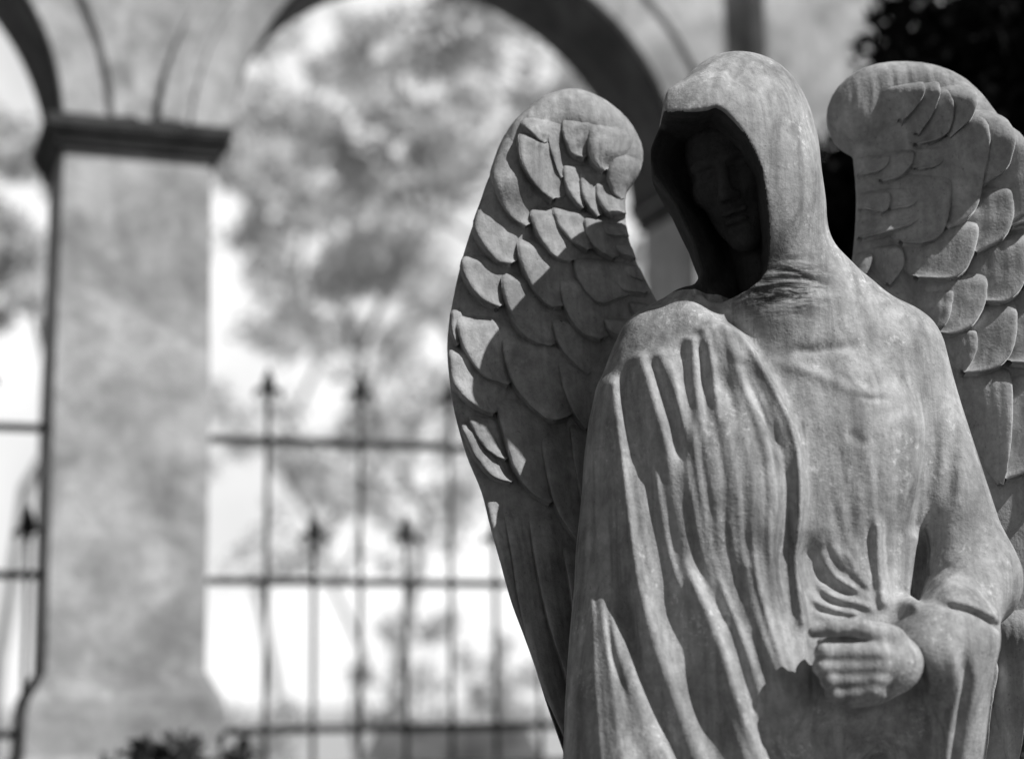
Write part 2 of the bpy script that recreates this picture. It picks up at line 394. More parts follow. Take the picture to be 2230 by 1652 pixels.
# ------------------------------------------------------------------ statue
def build_statue():
    foot = to_world([(1740, 2560, -20)])[0]
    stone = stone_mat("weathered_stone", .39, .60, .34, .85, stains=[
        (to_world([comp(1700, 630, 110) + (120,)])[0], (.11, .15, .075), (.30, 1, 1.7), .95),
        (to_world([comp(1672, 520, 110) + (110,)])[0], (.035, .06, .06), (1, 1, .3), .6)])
    shade_stone = stone_mat("hood_shade_stone", .06, .3, .25, .8)  # near-black: shade of the hood's hollow painted into its inside and the face
    dark = stone_mat("dull_stone", .30, .2, .25, .8)
    wing_m = stone_mat("wing_stone", .37, .15, .18, .9)
    root = empty("angel_statue", tuple(foot), "weathered stone angel statue with a deep hood, feathered wings and one clenched fist", "statue")

    # ---- fold map of the robe
    M = Map2(1180, 2300, 560, 1760, 2.5)
    C = lambda pts, wd=150: compl(pts, wd)
    R8 = L(z5, 1010, 265, 1110, 330, 1190, 440, 1300, 650, 1385, 850, 1435, 1050, 1455, 1250, 1450, 1400) + L(z7, 1610, 250, 1618, 420, 1640, 680, 1652, 830)
    # the shawl on the left lies over the robe on the right
    edge = C(R8 + [(1745, 1440), (1760, 1560), (1800, 1780)])
    lay = np.vstack([[(1000, 560)], [edge[0] - (60, 60)], edge, [(1000, 1800)]])
    sd = poly_sdf(M.U, M.V, lay)
    M.A += (25 * (1 - sstep(-8, 8, sd)) * sstep(640, 740, M.V) * (1 - sstep(1420, 1600, M.V)) * sstep(1300, 1420, M.U)).astype(np.float32)
    f = M.fold
    f(C(R8), 16, 15, 12, .05, .04)
    # upper gathers of the shawl
    f(C(L(z5, 345, 520, 362, 800, 385, 1000, 402, 1200, 425, 1400) + L(z7, 500, 200, 545, 450, 600, 650, 660, 820, 720, 1000, 780, 1200, 850, 1400, 940, 1660)), 16, 26, 15, .04, 0, (.8, 1.5))
    f(C(L(z5, 505, 420, 560, 650, 595, 800, 640, 950, 668, 1110, 680, 1260)), 15, 19, 13, .05, .3)
    f(C(L(z5, 600, 400, 690, 610, 745, 800, 790, 1000, 820, 1160)), 12, 16, 13, .08, .3)
    f(C(L(z5, 815, 330, 825, 500, 838, 700, 848, 900, 842, 1100)), 14, 15, 12, .05, .3)
    f(C(L(z5, 880, 270, 912, 450, 945, 650, 960, 800, 965, 950)), 11, 12, 10, .05, .35)
    f(C(L(z5, 925, 235, 965, 400, 1020, 600, 1060, 760)), 8, 11, 9, .05, .35)
    f(C(L(z5, 1000, 250, 1070, 480, 1130, 650, 1200, 850, 1275, 1000)), 13, 18, 16, .05, .35)
    # valleys between
    f(C(L(z5, 440, 500, 470, 800, 520, 1000, 555, 1200, 590, 1400) + L(z7, 700, 200, 715, 380, 745, 580, 795, 800, 855, 1020, 920, 1300, 1030, 1660)), -19, 32, 38, .15, 0, (.7, 1.3))
    f(C(L(z5, 570, 450, 640, 680, 690, 850, 730, 1000, 770, 1200)), -10, 12, 12, .1, .2)
    f(C(L(z5, 775, 360, 775, 600, 800, 800, 812, 960)), -8, 9, 9, .1, .3)
    f(C(L(z5, 872, 380, 880, 600, 890, 800, 895, 960)), -9, 9, 9, .1, .3)
    f(C(L(z5, 975, 380, 1010, 560, 1050, 780, 1090, 960)), -8, 10, 10, .15, .3)
    f(C(L(z5, 1085, 470, 1140, 620, 1190, 760, 1260, 920, 1325, 1100)), -15, 12, 12, .1, .15)
    # under the breast and the long hanging folds
    f(C(L(z7, 395, 470, 470, 720, 555, 1000, 650, 1250, 780, 1560, 830, 1700)), -24, 22, 22, .15, 0)
    f(C(L(z7, 820, 250, 890, 440, 960, 600, 1045, 750, 1115, 950, 1165, 1150, 1235, 1350, 1350, 1660)), 22, 34, 15, .15, 0, (.8, 1.3))
    f(C(L(z7, 915, 230, 1000, 430, 1080, 620, 1160, 850, 1230, 1100, 1330, 1400, 1420, 1660)), -22, 18, 18, .35, 0, (.8, 1.5))
    f(C(L(z7, 1050, 380, 1150, 650, 1250, 950, 1350, 1300, 1470, 1660)), 9, 12, 9, .15, 0)
    f(C(L(z7, 1110, 350, 1240, 700, 1330, 1000, 1440, 1300, 1560, 1600)), -14, 26, 26, .2, 0)
    f(C(L(z7, 1215, 180, 1290, 450, 1350, 740, 1430, 1000, 1510, 1250, 1600, 1500)), 14, 14, 26, .15, .2)
    f(C(L(z5, 1345, 1050, 1360, 1250) + L(z7, 1542, 60, 1545, 300, 1550, 550, 1580, 740, 1620, 880)), -10, 17, 15, .12, .15)
    f(C(L(z7, 330, 470, 352, 720, 375, 930, 420, 1090, 468, 1250, 500, 1370)), -9, 6, 6, .25, .25)
    f(C(L(z7, 345, 420, 420, 720, 500, 1050, 600, 1350, 720, 1660)), 12, 40, 16, .2, 0)
    # broad swells: the hem rolling forward on the left, the robe's middle, the hollow behind the hand
    f(C(L(z7, 215, -250, 225, 100, 260, 500, 300, 900, 330, 1200, 370, 1500, 400, 1800)), 34, 66, 56, .75, 0, (.5, 1.35))
    f(C(L(z7, 1050, 300, 1200, 800, 1330, 1200, 1450, 1800)), 22, 85, 95, .35, 0)
    f(C([(1770, 1455), (1790, 1540), (1812, 1660), (1825, 1760)], 190), -85, 120, 150, .45, 0, (.7, 1.2))
    # the many fine long folds of the shawl, following its fall from shoulder to hem
    ys = [745, 830, 900, 1050, 1200, 1350, 1500, 1700]
    GL = np.array([[1328, 1302, 1287, 1272, 1264, 1260, 1252, 1238], [1336, 1340, 1344, 1357, 1375, 1398, 1437, 1525], [1400, 1418, 1432, 1456, 1482, 1530, 1582, 1655], [1500, 1508, 1514, 1528, 1556, 1610, 1670, 1745],
                   [1565, 1588, 1606, 1638, 1640, 1664, 1705, 1785], [1618, 1668, 1702, 1730, 1734, 1740, 1762, 1812]], dtype=float)
    for _ in range(84):
        p = rng.uniform(.12, 4.85); i = int(p); fr_ = p - i
        x = GL[i] * (1 - fr_) + GL[i + 1] * fr_ + rng.normal(0, 1.5) + np.linspace(0, rng.normal(0, 5), 8)
        a = rng.integers(0, 4); b = rng.integers(max(a + 3, 5), 9)
        f(C([(x[q], ys[q]) for q in range(a, b)]), rng.choice([-1, 1]) * rng.uniform(1.4, 3.4), rng.uniform(4.5, 9), rng.uniform(4, 6.5), .25, .25 if b < 8 else 0, (.8, 1.25))
    HL = np.array([[(1650, 700), (1722, 850), (1765, 1000), (1795, 1150), (1860, 1325)], [(1800, 705), (1835, 850), (1862, 1000), (1888, 1150), (1922, 1335)], [(1950, 710), (1985, 850), (1996, 1000), (1990, 1150), (1965, 1335)],
                   [(2020, 730), (2075, 870), (2125, 1010), (2160, 1130), (2165, 1260)]], dtype=float)
    for _ in range(26):
        p = rng.uniform(.1, 2.95); i = int(p); fr_ = p - i
        q = HL[i] * (1 - fr_) + HL[i + 1] * fr_; a = rng.integers(0, 3)
        f(C(q[a:], 140), rng.choice([-1, 1]) * rng.uniform(.6, 1.7), rng.uniform(6, 13), rng.uniform(5, 10), .35, .3)
    for _ in range(12):
        x = rng.uniform(1090, 1330); f(C(L(z8, x, rng.uniform(850, 1000), x + 12, 1150, x - 10, 1400, x - 40, 1720), 170), rng.choice([-1, 1]) * rng.uniform(1.5, 3.5), rng.uniform(5, 9), rng.uniform(4, 8), .3, 0)
    f(C([(1890, 1560), (1915, 1650), (1930, 1720), (1935, 1790)], 190), -55, 70, 60, .4, 0)
    # right half of the robe: folds drawn to the wrist
    for pts, a, wd in (((330, 160, 370, 320, 450, 440, 560, 500, 640, 520), 8, 7), ((290, 440, 400, 545, 520, 585, 660, 630, 740, 680), 10, 8),
                       ((240, 520, 330, 605, 450, 655, 640, 690), 8, 7), ((300, 680, 420, 706, 560, 735), 7, 6), ((480, 200, 560, 340, 640, 460, 700, 540), 6, 9),
                       ((400, 150, 480, 320, 590, 450, 660, 510), 6, 7), ((340, 120, 420, 360, 520, 480, 640, 560), 5, 6), ((560, 180, 620, 320, 690, 470), 5, 8), ((330, 520, 470, 600, 620, 655), 5, 5)):
        f(C(L(z8, *pts), 170), a, wd, wd, .25, .15)
    for pts, a, wd in (((300, 250, 380, 430, 490, 530, 640, 575), -8, 9), ((270, 420, 360, 560, 480, 620, 660, 660), -7, 6), ((420, 230, 500, 370, 620, 490, 700, 560), -6, 7),
                       ((250, 600, 400, 685, 600, 715), -6, 6)):
        f(C(L(z8, *pts), 170), a, wd, wd, .3, .15)
    f(C(L(z8, 250, 120, 310, 380, 420, 600)), -26, 44, 44, .3, .3)
    f(C(L(z8, 680, 20, 690, 250, 705, 420, 735, 560), 160), -5, 17, 13, .5, .1)
    f(C(L(z8, 722, 0, 728, 250, 745, 480, 775, 680), 160), 14, 9, 18, .15, .1)
    f(C(L(z8, 800, 0, 800, 250, 800, 500), 160), -6, 12, 12, .25, .2)
    f(C(L(z8, 1040, 60, 1025, 300, 985, 520, 900, 700), 150), 14, 16, 12, .15, .1)
    f(C(L(z8, 1180, -180, 1130, 0, 1085, 250, 1035, 480, 960, 650), 120), -32, 26, 26, .5, .1, (.6, 1.2))
    f(C(L(z6, 1160, 640, 1140, 850, 1105, 1150, 1070, 1400), 110), -8, 16, 16, .4, .3)
    f(C(L(z6, 1060, 560, 1010, 880, 975, 1200, 930, 1500), 140), 7, 28, 20, .35, .3)
    f(C(L(z6, 1275, 940, 1268, 1150, 1245, 1320, 1215, 1480), 90), 7, 10, 22, .35, .25)
    f(C(L(z6, 1230, 900, 1200, 1150, 1170, 1400), 90), -6, 13, 15, .35, .25)
    # soft drapes on the chest
    f(C(L(z6, 60, 480, 250, 520, 450, 590, 650, 690, 850, 720)), 6, 16, 12, .2, .2)
    f(C(L(z6, 210, 440, 420, 432, 600, 410, 740, 350)), -7, 9, 12, .2, .2)
    f(C(L(z6, 640, 720, 760, 735, 860, 722)), -6, 7, 9, .2, .2)
    f(C(L(z6, 300, 880, 500, 1050, 640, 1200, 700, 1330)), -2, 26, 22, .2, .2)
    f(C(L(z6, 560, 900, 640, 980, 720, 1020)), -4, 10, 12, .3, .3)
    # elbow crease and sleeve
    f(C(L(z8, 1060, 635, 1250, 672, 1400, 735, 1480, 770, 1545, 745), 130), -12, 8, 7, .2, .1)
    f(C(L(z8, 1080, 600, 1260, 630, 1410, 690, 1500, 730), 130), 9, 11, 18, .2, .1)
    f(C(L(z8, 1090, 430, 1180, 380, 1260, 350), 120), -8, 10, 10, .25, .3)
    f(C(L(z8, 1130, 860, 1190, 1050, 1180, 1300, 1160, 1640), 180), 8, 14, 14, .2, 0)
    f(C(L(z8, 1230, 900, 1260, 1150, 1240, 1400, 1220, 1660), 170), -9, 12, 12, .2, 0)
    f(C(L(z8, 1320, 950, 1330, 1150, 1300, 1400, 1270, 1660), 150), 7, 12, 14, .2, 0)
    kb = np.array([1, 4, 6, 4, 1]) / 16.0           # soften the carving a little
    for _ in range(1):
        M.A = sum(kb[i] * np.roll(M.A, i - 2, 0) for i in range(5)); M.A = sum(kb[i] * np.roll(M.A, i - 2, 1) for i in range(5))
    M.A = (M.A * sstep(570, 650, M.V)).astype(np.float32)
    fine = np.zeros_like(M.A)
    for _ in range(70):                           # chisel unevenness
        ph = rng.uniform(0, 6.28); k = rng.uniform(.010, .035); an = rng.uniform(-.6, .6)
        fine += (np.sin((M.U * math.cos(an) + M.V * math.sin(an) * .35) * k + ph) * rng.uniform(.15, .5)).astype(np.float32)
    M.A += fine * .22 * sstep(570, 650, M.V).astype(np.float32)

    # ---- body
    vL = np.array([590, 620, 655, 710, 775, 840, 920, 1000, 1100, 1200, 1280, 1360, 1450, 1560, 1652, 1760, 2600])
    uL = np.array([1570, 1520, 1440, 1382, 1332, 1302, 1282, 1272, 1266, 1261, 1262, 1256, 1250, 1244, 1237, 1228, 1150])
    vR = np.array([590, 610, 645, 670, 700, 760, 900, 1100, 1300, 1430, 1652, 2600])
    uR = np.array([1830, 1872, 1936, 1990, 2012, 2015, 2010, 1998, 1998, 2050, 2062, 2120])
    vB = np.array([590, 620, 660, 700, 760, 830, 950, 1100, 1250, 1350, 1450, 1652, 1800, 2600])
    b_ = np.array([45, 54, 70, 90, 116, 142, 168, 178, 178, 188, 208, 255, 270, 280])
    vs = np.arange(560, 2660, 4.0)
    ker = np.exp(-np.linspace(-2, 2, 11) ** 2); ker /= ker.sum()
    sm = lambda y: np.convolve(np.pad(y, 5, mode='edge'), ker, 'valid')
    TL, TR, TB = sm(np.interp(vs, vL, uL)), sm(np.interp(vs, vR, uR)), sm(np.interp(vs, vB, b_))
    br = comp(1635, 1035, 190); br2 = comp(1870, 960, 170); mound = [comp(1503, 672, 60), comp(1585, 790, 130)]
    sh = comp(1962, 785, 0); el = comp(2112, 1265, 20); wr = comp(2012, 1418, 220)
    dr0 = comp(2085, 1410, 170); dr1 = comp(2060, 1800, 120)
    cav = compl([(1440, 258), (1452, 266), (1481, 270), (1512, 269), (1531, 267), (1549, 260), (1566, 269), (1590, 292), (1613, 319), (1634, 350), (1650, 384), (1657, 425), (1665, 470), (1672, 520),
                 (1674, 556), (1669, 585), (1656, 606), (1632, 624), (1604, 634), (1578, 640), (1552, 640), (1535, 622), (1500, 640), (1380, 560), (1350, 350), (1415, 262)], 150)
    CM = Map2(1280, 1800, 160, 760, 2.5); CM.A = poly_sdf(CM.U, CM.V, cav).astype(np.float32)
    lw = compl([(1452, 215), (1440, 245), (1433, 290), (1408, 348), (1420, 388), (1470, 452), (1508, 528), (1528, 590), (1528, 660)], 40)
    lw_v, lw_u = lw[:, 1], lw[:, 0]
    cuff = compl(L(z8, 740, 640, 795, 790, 860, 822, 915, 855, 975, 900, 1018, 950, 1048, 1015, 1072, 1080, 1092, 1160, 1096, 1300, 1096, 1750, 300, 1750, 300, 500), 255)
    KM = Map2(1700, 2260, 1180, 1860, 2.5); KM.A = poly_sdf(KM.U, KM.V, cuff).astype(np.float32)
    seam = compl(L(z7, -1, -1), 0)
    def body(u, v, w):
        i = np.clip((v - 560) / 4, 0, len(vs) - 1.001); j = i.astype(np.int32); t = i - j
        g = lambda A: (A[j] * (1 - t) + A[j + 1] * t).astype(np.float32)
        l, r, b = g(TL), g(TR), g(TB)
        a = (r - l) * .5; x = (u - (l + r) * .5) / a; y = w / b
        k = (np.abs(x) ** 2.9 + np.abs(y) ** 2.9) ** (1 / 2.9)
        d = (k - 1) * np.minimum(a, b) * 1.0
        d = smax(d, 596 - v, 30)
        d = smin(d, ell(u, v, w, (br[0], br[1] + 25, 108), (104, 150, 94)), 80)
        d = smin(d, ell(u, v, w, (br2[0], br2[1], 80), (120, 150, 84)), 90)
        d = smin(d, cap(u, v, w, mound[0] + (52,), mound[1] + (112,), 42, 44), 34)
        # hood and neck
        w_, u_, v_ = w, u, v; w = w - 38               # the bowed head stands forward of the shoulders
        u = 1115 + (u - 1115) * 1.0096; v = 1531 + (v - 1531) * 1.0096
        h = ell(u, v, w, (1640, 374, -20), (149, 252, 168))
        h = smin(h, ell(u, v, w, (1600, 304, 10), (152, 183, 150)), 20)
        h = smin(h, ell(u, v, w, (1532, 330, 92), (132, 132, 118)), 45)
        h = smin(h, cap(u, v, w, (1535, 268, 128), (1462, 268, 118), 34, 20), 30)
        h = smin(h, ell(u, v, w, (1575, 430, 0), (160, 215, 118)), 40)
        h = smin(h, ell(u, v, w, (1640, 440, 55), (122, 160, 112)), 50)
        w, u, v = w_, u_, v_
        h = smin(h, cap(u, v, w, (1693, 490, 5), (1722, 690, 0), 92, 140), 70)
        h = smin(h, cap(u, v, w, (1640, 560, 40), (1650, 690, 60), 62, 80), 45)
        lu = np.interp(v, lw_v, lw_u).astype(np.float32)
        h = np.where(v < 640, smax(h, (lu - u) * .85, 5), h)
        # soft ridge from the tip of the hood
        rx = u - (1540 + (v - 262) * -.45); h = h - (5 * np.exp(-(rx / 13) ** 2) - 4 * np.exp(-((rx - 20) / 14) ** 2)) * sstep(165, 215, v) * sstep(330, 280, v) * (w > 40)
        d = smin(d, h, (22 + 80 * sstep(1590, 1730, u)).astype(np.float32))
        # hollow of the hood
        floor = np.interp(v, (230, 300, 420, 620), (95, 92, 78, 45)).astype(np.float32) - (u - lu) * 1.7; floor = np.maximum(floor, -150)
        shell = h + 13 - 220 * sstep(15, 75, w)
        d = np.where((v < 700) & (u < 1800), smax(d, -smax(smax(CM(u, v), (floor - w) * .5, 6), shell, 6), 6), d)
        # arm in its wide sleeve
        e1 = cap(u, v, w, sh + (0,), el + (10,), 92, 100)
        e2 = cap(u, v, w, el + (25,), wr + (198,), 100, 70)
        e3 = cap(u, v, w, dr0 + (150,), dr1 + (110,), 84, 64)
        e = smin(smin(e1, e2, 50), e3, 95)
        e = np.where((u > 1720) & (v > 1200) & (v < 1850) & (w > 20), smax(e, -smax(KM(u, v), (-20 - w) * .7, 8), 7), e)
        d = smin(d, cap(u, v, w, (1985, 1120, -40), (1992, 1400, -10), 60, 66), 20)
        d = smin(d, e, 38)
        ff = sstep(-40, 40, w)
        d = d - M(u, v) * ff * .9
        return d.astype(np.float32)
    h = 3.4
    us = np.arange(1120, 2290, h); ws = np.arange(-262, 400, h)
    vv = np.concatenate([np.arange(96, 1720, h), np.arange(1720, 2604, 14.0)])
    P, Q = snet(body, us, vv, ws)
    P = relax(P, Q, 1, .35)
    Wd = to_world(P); Q = Q[:, ::-1]
    Nn = vnormals(Wd, Q)
    c = P[Q].mean(1)
    neck = 640 + (c[:, 0] - 1640) * -.12 + 20 * np.sin(c[:, 0] * .02)
    mh = (c[:, 1] < neck) & (c[:, 0] > 1500 - (c[:, 1] < 600) * 300) & (c[:, 0] < 1830)
    ax = 2010 - (c[:, 1] - 900) * .04
    ms = (~mh) & (c[:, 1] > 690) & (c[:, 0] > np.where(c[:, 1] < 1330, ax, 1915)) & ((c[:, 1] < 1900) & ((c[:, 2] > 20) | (c[:, 0] > 2040)))
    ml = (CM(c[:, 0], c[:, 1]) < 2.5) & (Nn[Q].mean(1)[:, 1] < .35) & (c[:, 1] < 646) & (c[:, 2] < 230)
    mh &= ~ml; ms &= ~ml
    parts = (("robe", ~(mh | ms | ml), stone), ("hood", mh, stone), ("sleeve", ms, stone), ("shaded_hood_inside", ml, shade_stone))
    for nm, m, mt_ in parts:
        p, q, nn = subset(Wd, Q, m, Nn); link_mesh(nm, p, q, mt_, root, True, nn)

    # ---- face in the hood
    Fv = np.array([-.36, .20, .91]); Fv /= np.linalg.norm(Fv)
    Uv = np.array([-.245, -.969, 0]); Uv -= (Uv @ Fv) * Fv; Uv /= np.linalg.norm(Uv)
    Rv = np.cross(Uv, Fv); Rv *= np.sign(Rv[0])
    em = comp(1575, 372, 95); Hc = np.array([em[0], em[1], 95.0]) - Fv * 96 - Uv * 6
    def face(u, v, w):
        du, dv, dw = u - Hc[0], v - Hc[1], w - Hc[2]
        a = du * Rv[0] + dv * Rv[1] + dw * Rv[2]; b = du * Uv[0] + dv * Uv[1] + dw * Uv[2]; c = du * Fv[0] + dv * Fv[1] + dw * Fv[2]
        d = ell(a, b, c, (0, 40, -10), (98, 125, 118))                       # skull
        d = smin(d, ell(a, b, c, (0, -55, 22), (72, 108, 84)), 40)           # lower face
        d = smin(d, ell(a, b, c, (0, -142, 72), (30, 26, 30)), 34)           # chin
        for s in (-1, 1):
            d = smin(d, ell(a, b, c, (s * 52, -22, 66), (30, 26, 30)), 28)    # cheekbone
            d = smax(d, -ell(a, b, c, (s * 38, 8, 116), (28, 17, 26)), 16)    # eye socket
            d = smin(d, cap(a, b, c, (s * 16, 34, 104), (s * 64, 32, 84), 10, 7), 16)   # brow
            d = smin(d, ell(a, b, c, (s * 38, 6, 78), (22, 13, 20)), 3)       # eyeball under its lids
            d = smin(d, cap(a, b, c, (s * 18, 14, 97), (s * 58, 11, 84), 4, 3), 5)      # upper lid
            d = smin(d, cap(a, b, c, (s * 20, -5, 95), (s * 56, -3, 84), 3, 3), 5)      # lower lid
            d = smin(d, ell(a, b, c, (s * 15, -50, 112), (11, 10, 14)), 8)    # nostril wing
            d = smin(d, ell(a, b, c, (s * 98, -5, -18), (12, 36, 24)), 10)    # ear
        d = smin(d, cap(a, b, c, (0, 26, 104), (0, -42, 130), 10, 14), 14)    # nose
        d = smin(d, ell(a, b, c, (0, -46, 130), (14, 11, 14)), 8)
        d = smin(d, ell(a, b, c, (0, -82, 104), (30, 8, 12)), 8)              # upper lip
        d = smin(d, ell(a, b, c, (0, -101, 101), (26, 10, 13)), 8)            # lower lip
        d = smax(d, -cap(a, b, c, (0, -90, 108), (30, -97, 100), 3.2, 3.2), 5)
        d = smax(d, -cap(a, b, c, (0, -90, 108), (-30, -97, 100), 3.2, 3.2), 5)
        d = smax(d, -cap(a, b, c, (0, -62, 118), (0, -72, 116), 4, 4), 8)     # philtrum
        d = smax(d, -ell(a, b, c, (0, -118, 108), (26, 7, 10)), 10)
        n = cap(u, v, w, (1640, 470, -60), (1690, 640, -30), 58, 70)
        return smin(d, n, 30).astype(np.float32)
    hf = 2.3
    P, Q = snet(face, np.arange(Hc[0] - 150, Hc[0] + 160, hf), np.arange(Hc[1] - 190, Hc[1] + 340, hf), np.arange(Hc[2] - 150, Hc[2] + 190, hf))
    link_mesh("face", to_world(P), Q[:, ::-1], shade_stone, root)

    # ---- clenched hand
    HW = 285
    def hp(x, y, wd): q = comp(*z8(x, y), HW); return (q[0], q[1], wd)
    k = .325
    def hand(u, v, w):
        d = ell(u, v, w, hp(820, 1025, 262), (70, 62, 44))
        d = smin(d, cap(u, v, w, hp(800, 990, 270), hp(1060, 960, 190), 46, 42), 22)
        d = smin(d, cap(u, v, w, hp(600, 1060, 250), hp(560, 1200, 245), 40, 32), 20)
        d = smin(d, ell(u, v, w, hp(560, 1200, 250), (48, 26, 34)), 14)
        for (m, pp, r0, r1, dz) in (((740, 950), (375, 938), 19, 17.5, 4), ((740, 1032), (360, 1034), 18, 16.5, 2), ((730, 1116), (410, 1126), 17, 15.5, 0), ((700, 1190), (452, 1218), 16, 13.5, -4)):
            r0 += 4; r1 += 3.5
            fg = cap(u, v, w, hp(m[0], m[1], 296 + dz), hp(pp[0], pp[1], 294 + dz), r0, r1)
            fg = smin(fg, cap(u, v, w, hp(pp[0], pp[1], 296 + dz), hp(pp[0] + 70, pp[1] + 16, 236), r1, r1 - 2), 5)
            fg = smin(fg, ell(u, v, w, hp(m[0] - 10, m[1], 300 + dz), (22, 17, 19)), 8)
            d = smin(d, fg, 9)
        d = smin(d, ell(u, v, w, hp(545, 868, 262), (62, 20, 30)), 8)          # web between thumb and forefinger
        d = smin(d, ell(u, v, w, hp(640, 1215, 258), (66, 26, 40)), 14)        # heel of the fist
        th = cap(u, v, w, hp(830, 850, 270), hp(590, 770, 300), 25, 20)
        th = smin(th, cap(u, v, w, hp(590, 770, 300), hp(420, 782, 306), 20, 16.5), 8)
        th = smin(th, cap(u, v, w, hp(420, 782, 306), hp(300, 804, 298), 16, 12), 6)
        d = smin(d, th, 9)
        d = smin(d, ell(u, v, w, hp(790, 850, 272), (40, 26, 30)), 22)
        return d.astype(np.float32)
    q0 = hp(250, 650, 0); q1 = hp(1180, 1420, 0)
    P, Q = snet(hand, np.arange(q0[0], q1[0], 2.2), np.arange(q0[1], q1[1], 2.2), np.arange(180, 370, 2.2))
    P, Q = biggest(P, Q); P = relax(P, Q, 1, .3)
    link_mesh("hand", to_world(P), Q[:, ::-1], stone, root)

    # ---- wings
    def wing(poly, curl, wmid, feathers, mirror, studs=(), knob=42):
        W0 = -150
        pl = compl(spline(poly + [poly[0]], 170), W0); cu = spline(compl(curl, W0), 40)
        lo, hi = pl.min(0) - 40, pl.max(0) + 40
        PM = Map2(lo[0], hi[0], lo[1], hi[1], 4.0); PM.A = poly_sdf(PM.U, PM.V, pl).astype(np.float32)
        CD = Map2(lo[0], hi[0], lo[1], hi[1], 4.0)
        dd = np.full(CD.U.shape, 1e12)
        for q in cu: dd = np.minimum(dd, (CD.U - q[0]) ** 2 + (CD.V - q[1]) ** 2)
        CD.A = np.sqrt(dd).astype(np.float32)
        infl = lambda u, v: 1 - sstep(15, 105, CD(u, v))
        th = lambda u, v: 20 + knob * infl(u, v)
        mid = lambda u, v: wmid(u, v) + 6 * infl(u, v)
        def base(u, v, w):
            gr = np.sin(u * .21 + 1.6 * np.sin(v * .021)) + .7 * np.sin(u * .37 + 2 * np.sin(v * .03) + 1)
            t = th(u, v) + .7 * gr * infl(u, v) * (w > mid(u, v)); return smax(PM(u, v) + 3, (np.abs(w - mid(u, v)) - t) * .9, np.float32(16) + 62 * infl(u, v)).astype(np.float32)
        P, Q = snet(base, np.arange(lo[0], hi[0], 4), np.arange(lo[1], hi[1], 4), np.arange(-360, 90, 4.0))
        wo_ = link_mesh("wing", to_world(P), Q[:, ::-1], wing_m, root)
        def front(u, v):                                      # height of the slab's rounded front
            e = np.clip(-(PM(u, v) + 3) / (14 + 50 * infl(u, v)), 0, 1)
            return mid(u, v) + th(u, v) * (2 * np.sqrt(np.clip(1 - (1 - e) ** 2, 0, 1)) - 1 if False else np.sqrt(np.clip(1 - (1 - e) ** 2, .0, 1)))
        ts = np.concatenate([[0, 0, 0, .02, .045, .075], np.linspace(.11, 1, 26), [1.0]])
        NS = 30
        for n_, ft in enumerate(feathers):
            pts, Wf, hgt = ft[0], ft[1] * 1.3, ft[2]; soft = ft[3] if len(ft) > 3 else .22
            q = compl(spline(pts, NS), W0); s = np.linspace(0, 1, NS)
            dr = np.array([-1.0 if mirror else 1.0, .06])
            q = q + (rng.normal(0, .35, q.shape))
            rt = (q[0] + dr * Wf) * (1 - s[:, None]) + q[-1] * s[:, None]
            rt = rt + dr * (Wf * .22 * np.sin(math.pi * s) + 7 * s ** 3)[:, None] + np.array([0, -5.0]) * (s ** 3)[:, None]
            tg = np.gradient(q, axis=0); nr = np.stack([-tg[:, 1], tg[:, 0]], 1); nr /= np.linalg.norm(nr, axis=1, keepdims=True) + 1e-9
            nr *= np.sign(((q - (q + rt) * .5 + 1e-6) * nr).sum(1).mean())
            skirt = q + nr * (6 * sstep(0, soft, s))[:, None]          # the sloping, hollowed wall under the rim
            G = np.zeros((NS, len(ts), 3))
            for j, t in enumerate(ts):
                xy = skirt.copy() if j == 0 else q * (1 - t) + rt * t; wd = np.maximum(np.linalg.norm(rt - q, axis=1), 4)
                for _ in range(2):                     # stay inside the wing's outline
                    e_ = 6.0; gx = PM(xy[:, 0] + e_, xy[:, 1]) - PM(xy[:, 0] - e_, xy[:, 1]); gy = PM(xy[:, 0], xy[:, 1] + e_) - PM(xy[:, 0], xy[:, 1] - e_)
                    gg = np.stack([gx, gy], 1); gg /= np.linalg.norm(gg, axis=1, keepdims=True) + 1e-6
                    xy = xy - gg * np.maximum(PM(xy[:, 0], xy[:, 1]) + 4, 0)[:, None]
                fr = front(xy[:, 0], xy[:, 1])
                lift = 2.7 * hgt * (.5 + .5 * s ** .8) * (1 - 1.05 * t * (1 - s ** 14)) * sstep(.0, soft, s) * (1 - .35 * s ** 8)
                x = np.clip(t * wd / 14, 0, 1); lift = lift - 9 * (1 - np.sqrt(1 - (1 - x) ** 2))
                fd = sstep(.0, soft * .8, s)
                lift = lift + 3.5 * math.sin(math.pi * min(t * 1.2, 1)) * (1 - s ** 3) * fd
                lift = lift + (.7 * np.sin(s * 21 + n_ * 1.7 + t * 5) * (t > .05) + .7 * np.sin(t * 34 + n_ + 1.5 * s) * sstep(.1, .25, t)) * fd * (1 - s ** 4)
                lift = lift - 7 * (1 - sstep(0, .30 * soft + .05, s))
                G[:, j, 0], G[:, j, 1], G[:, j, 2] = xy[:, 0], xy[:, 1], fr + lift
                if j == len(ts) - 1: G[:, j, 2] = fr - 12
                if j == 0: G[:, j, 2] = fr - 8 - 6 * (1 - sstep(0, soft, s))
            G[0, :, 2] = np.minimum(G[0, :, 2], front(G[0, :, 0], G[0, :, 1]) - 4)
            nt_ = len(ts); idx = np.arange(NS * nt_).reshape(NS, nt_)
            Fq = np.stack([idx[:-1, :-1], idx[1:, :-1], idx[1:, 1:], idx[:-1, 1:]], -1).reshape(-1, 4)
            if mirror: Fq = Fq[:, ::-1]
            link_mesh("feather", to_world(G.reshape(-1, 3)), Fq, wing_m, wo_)
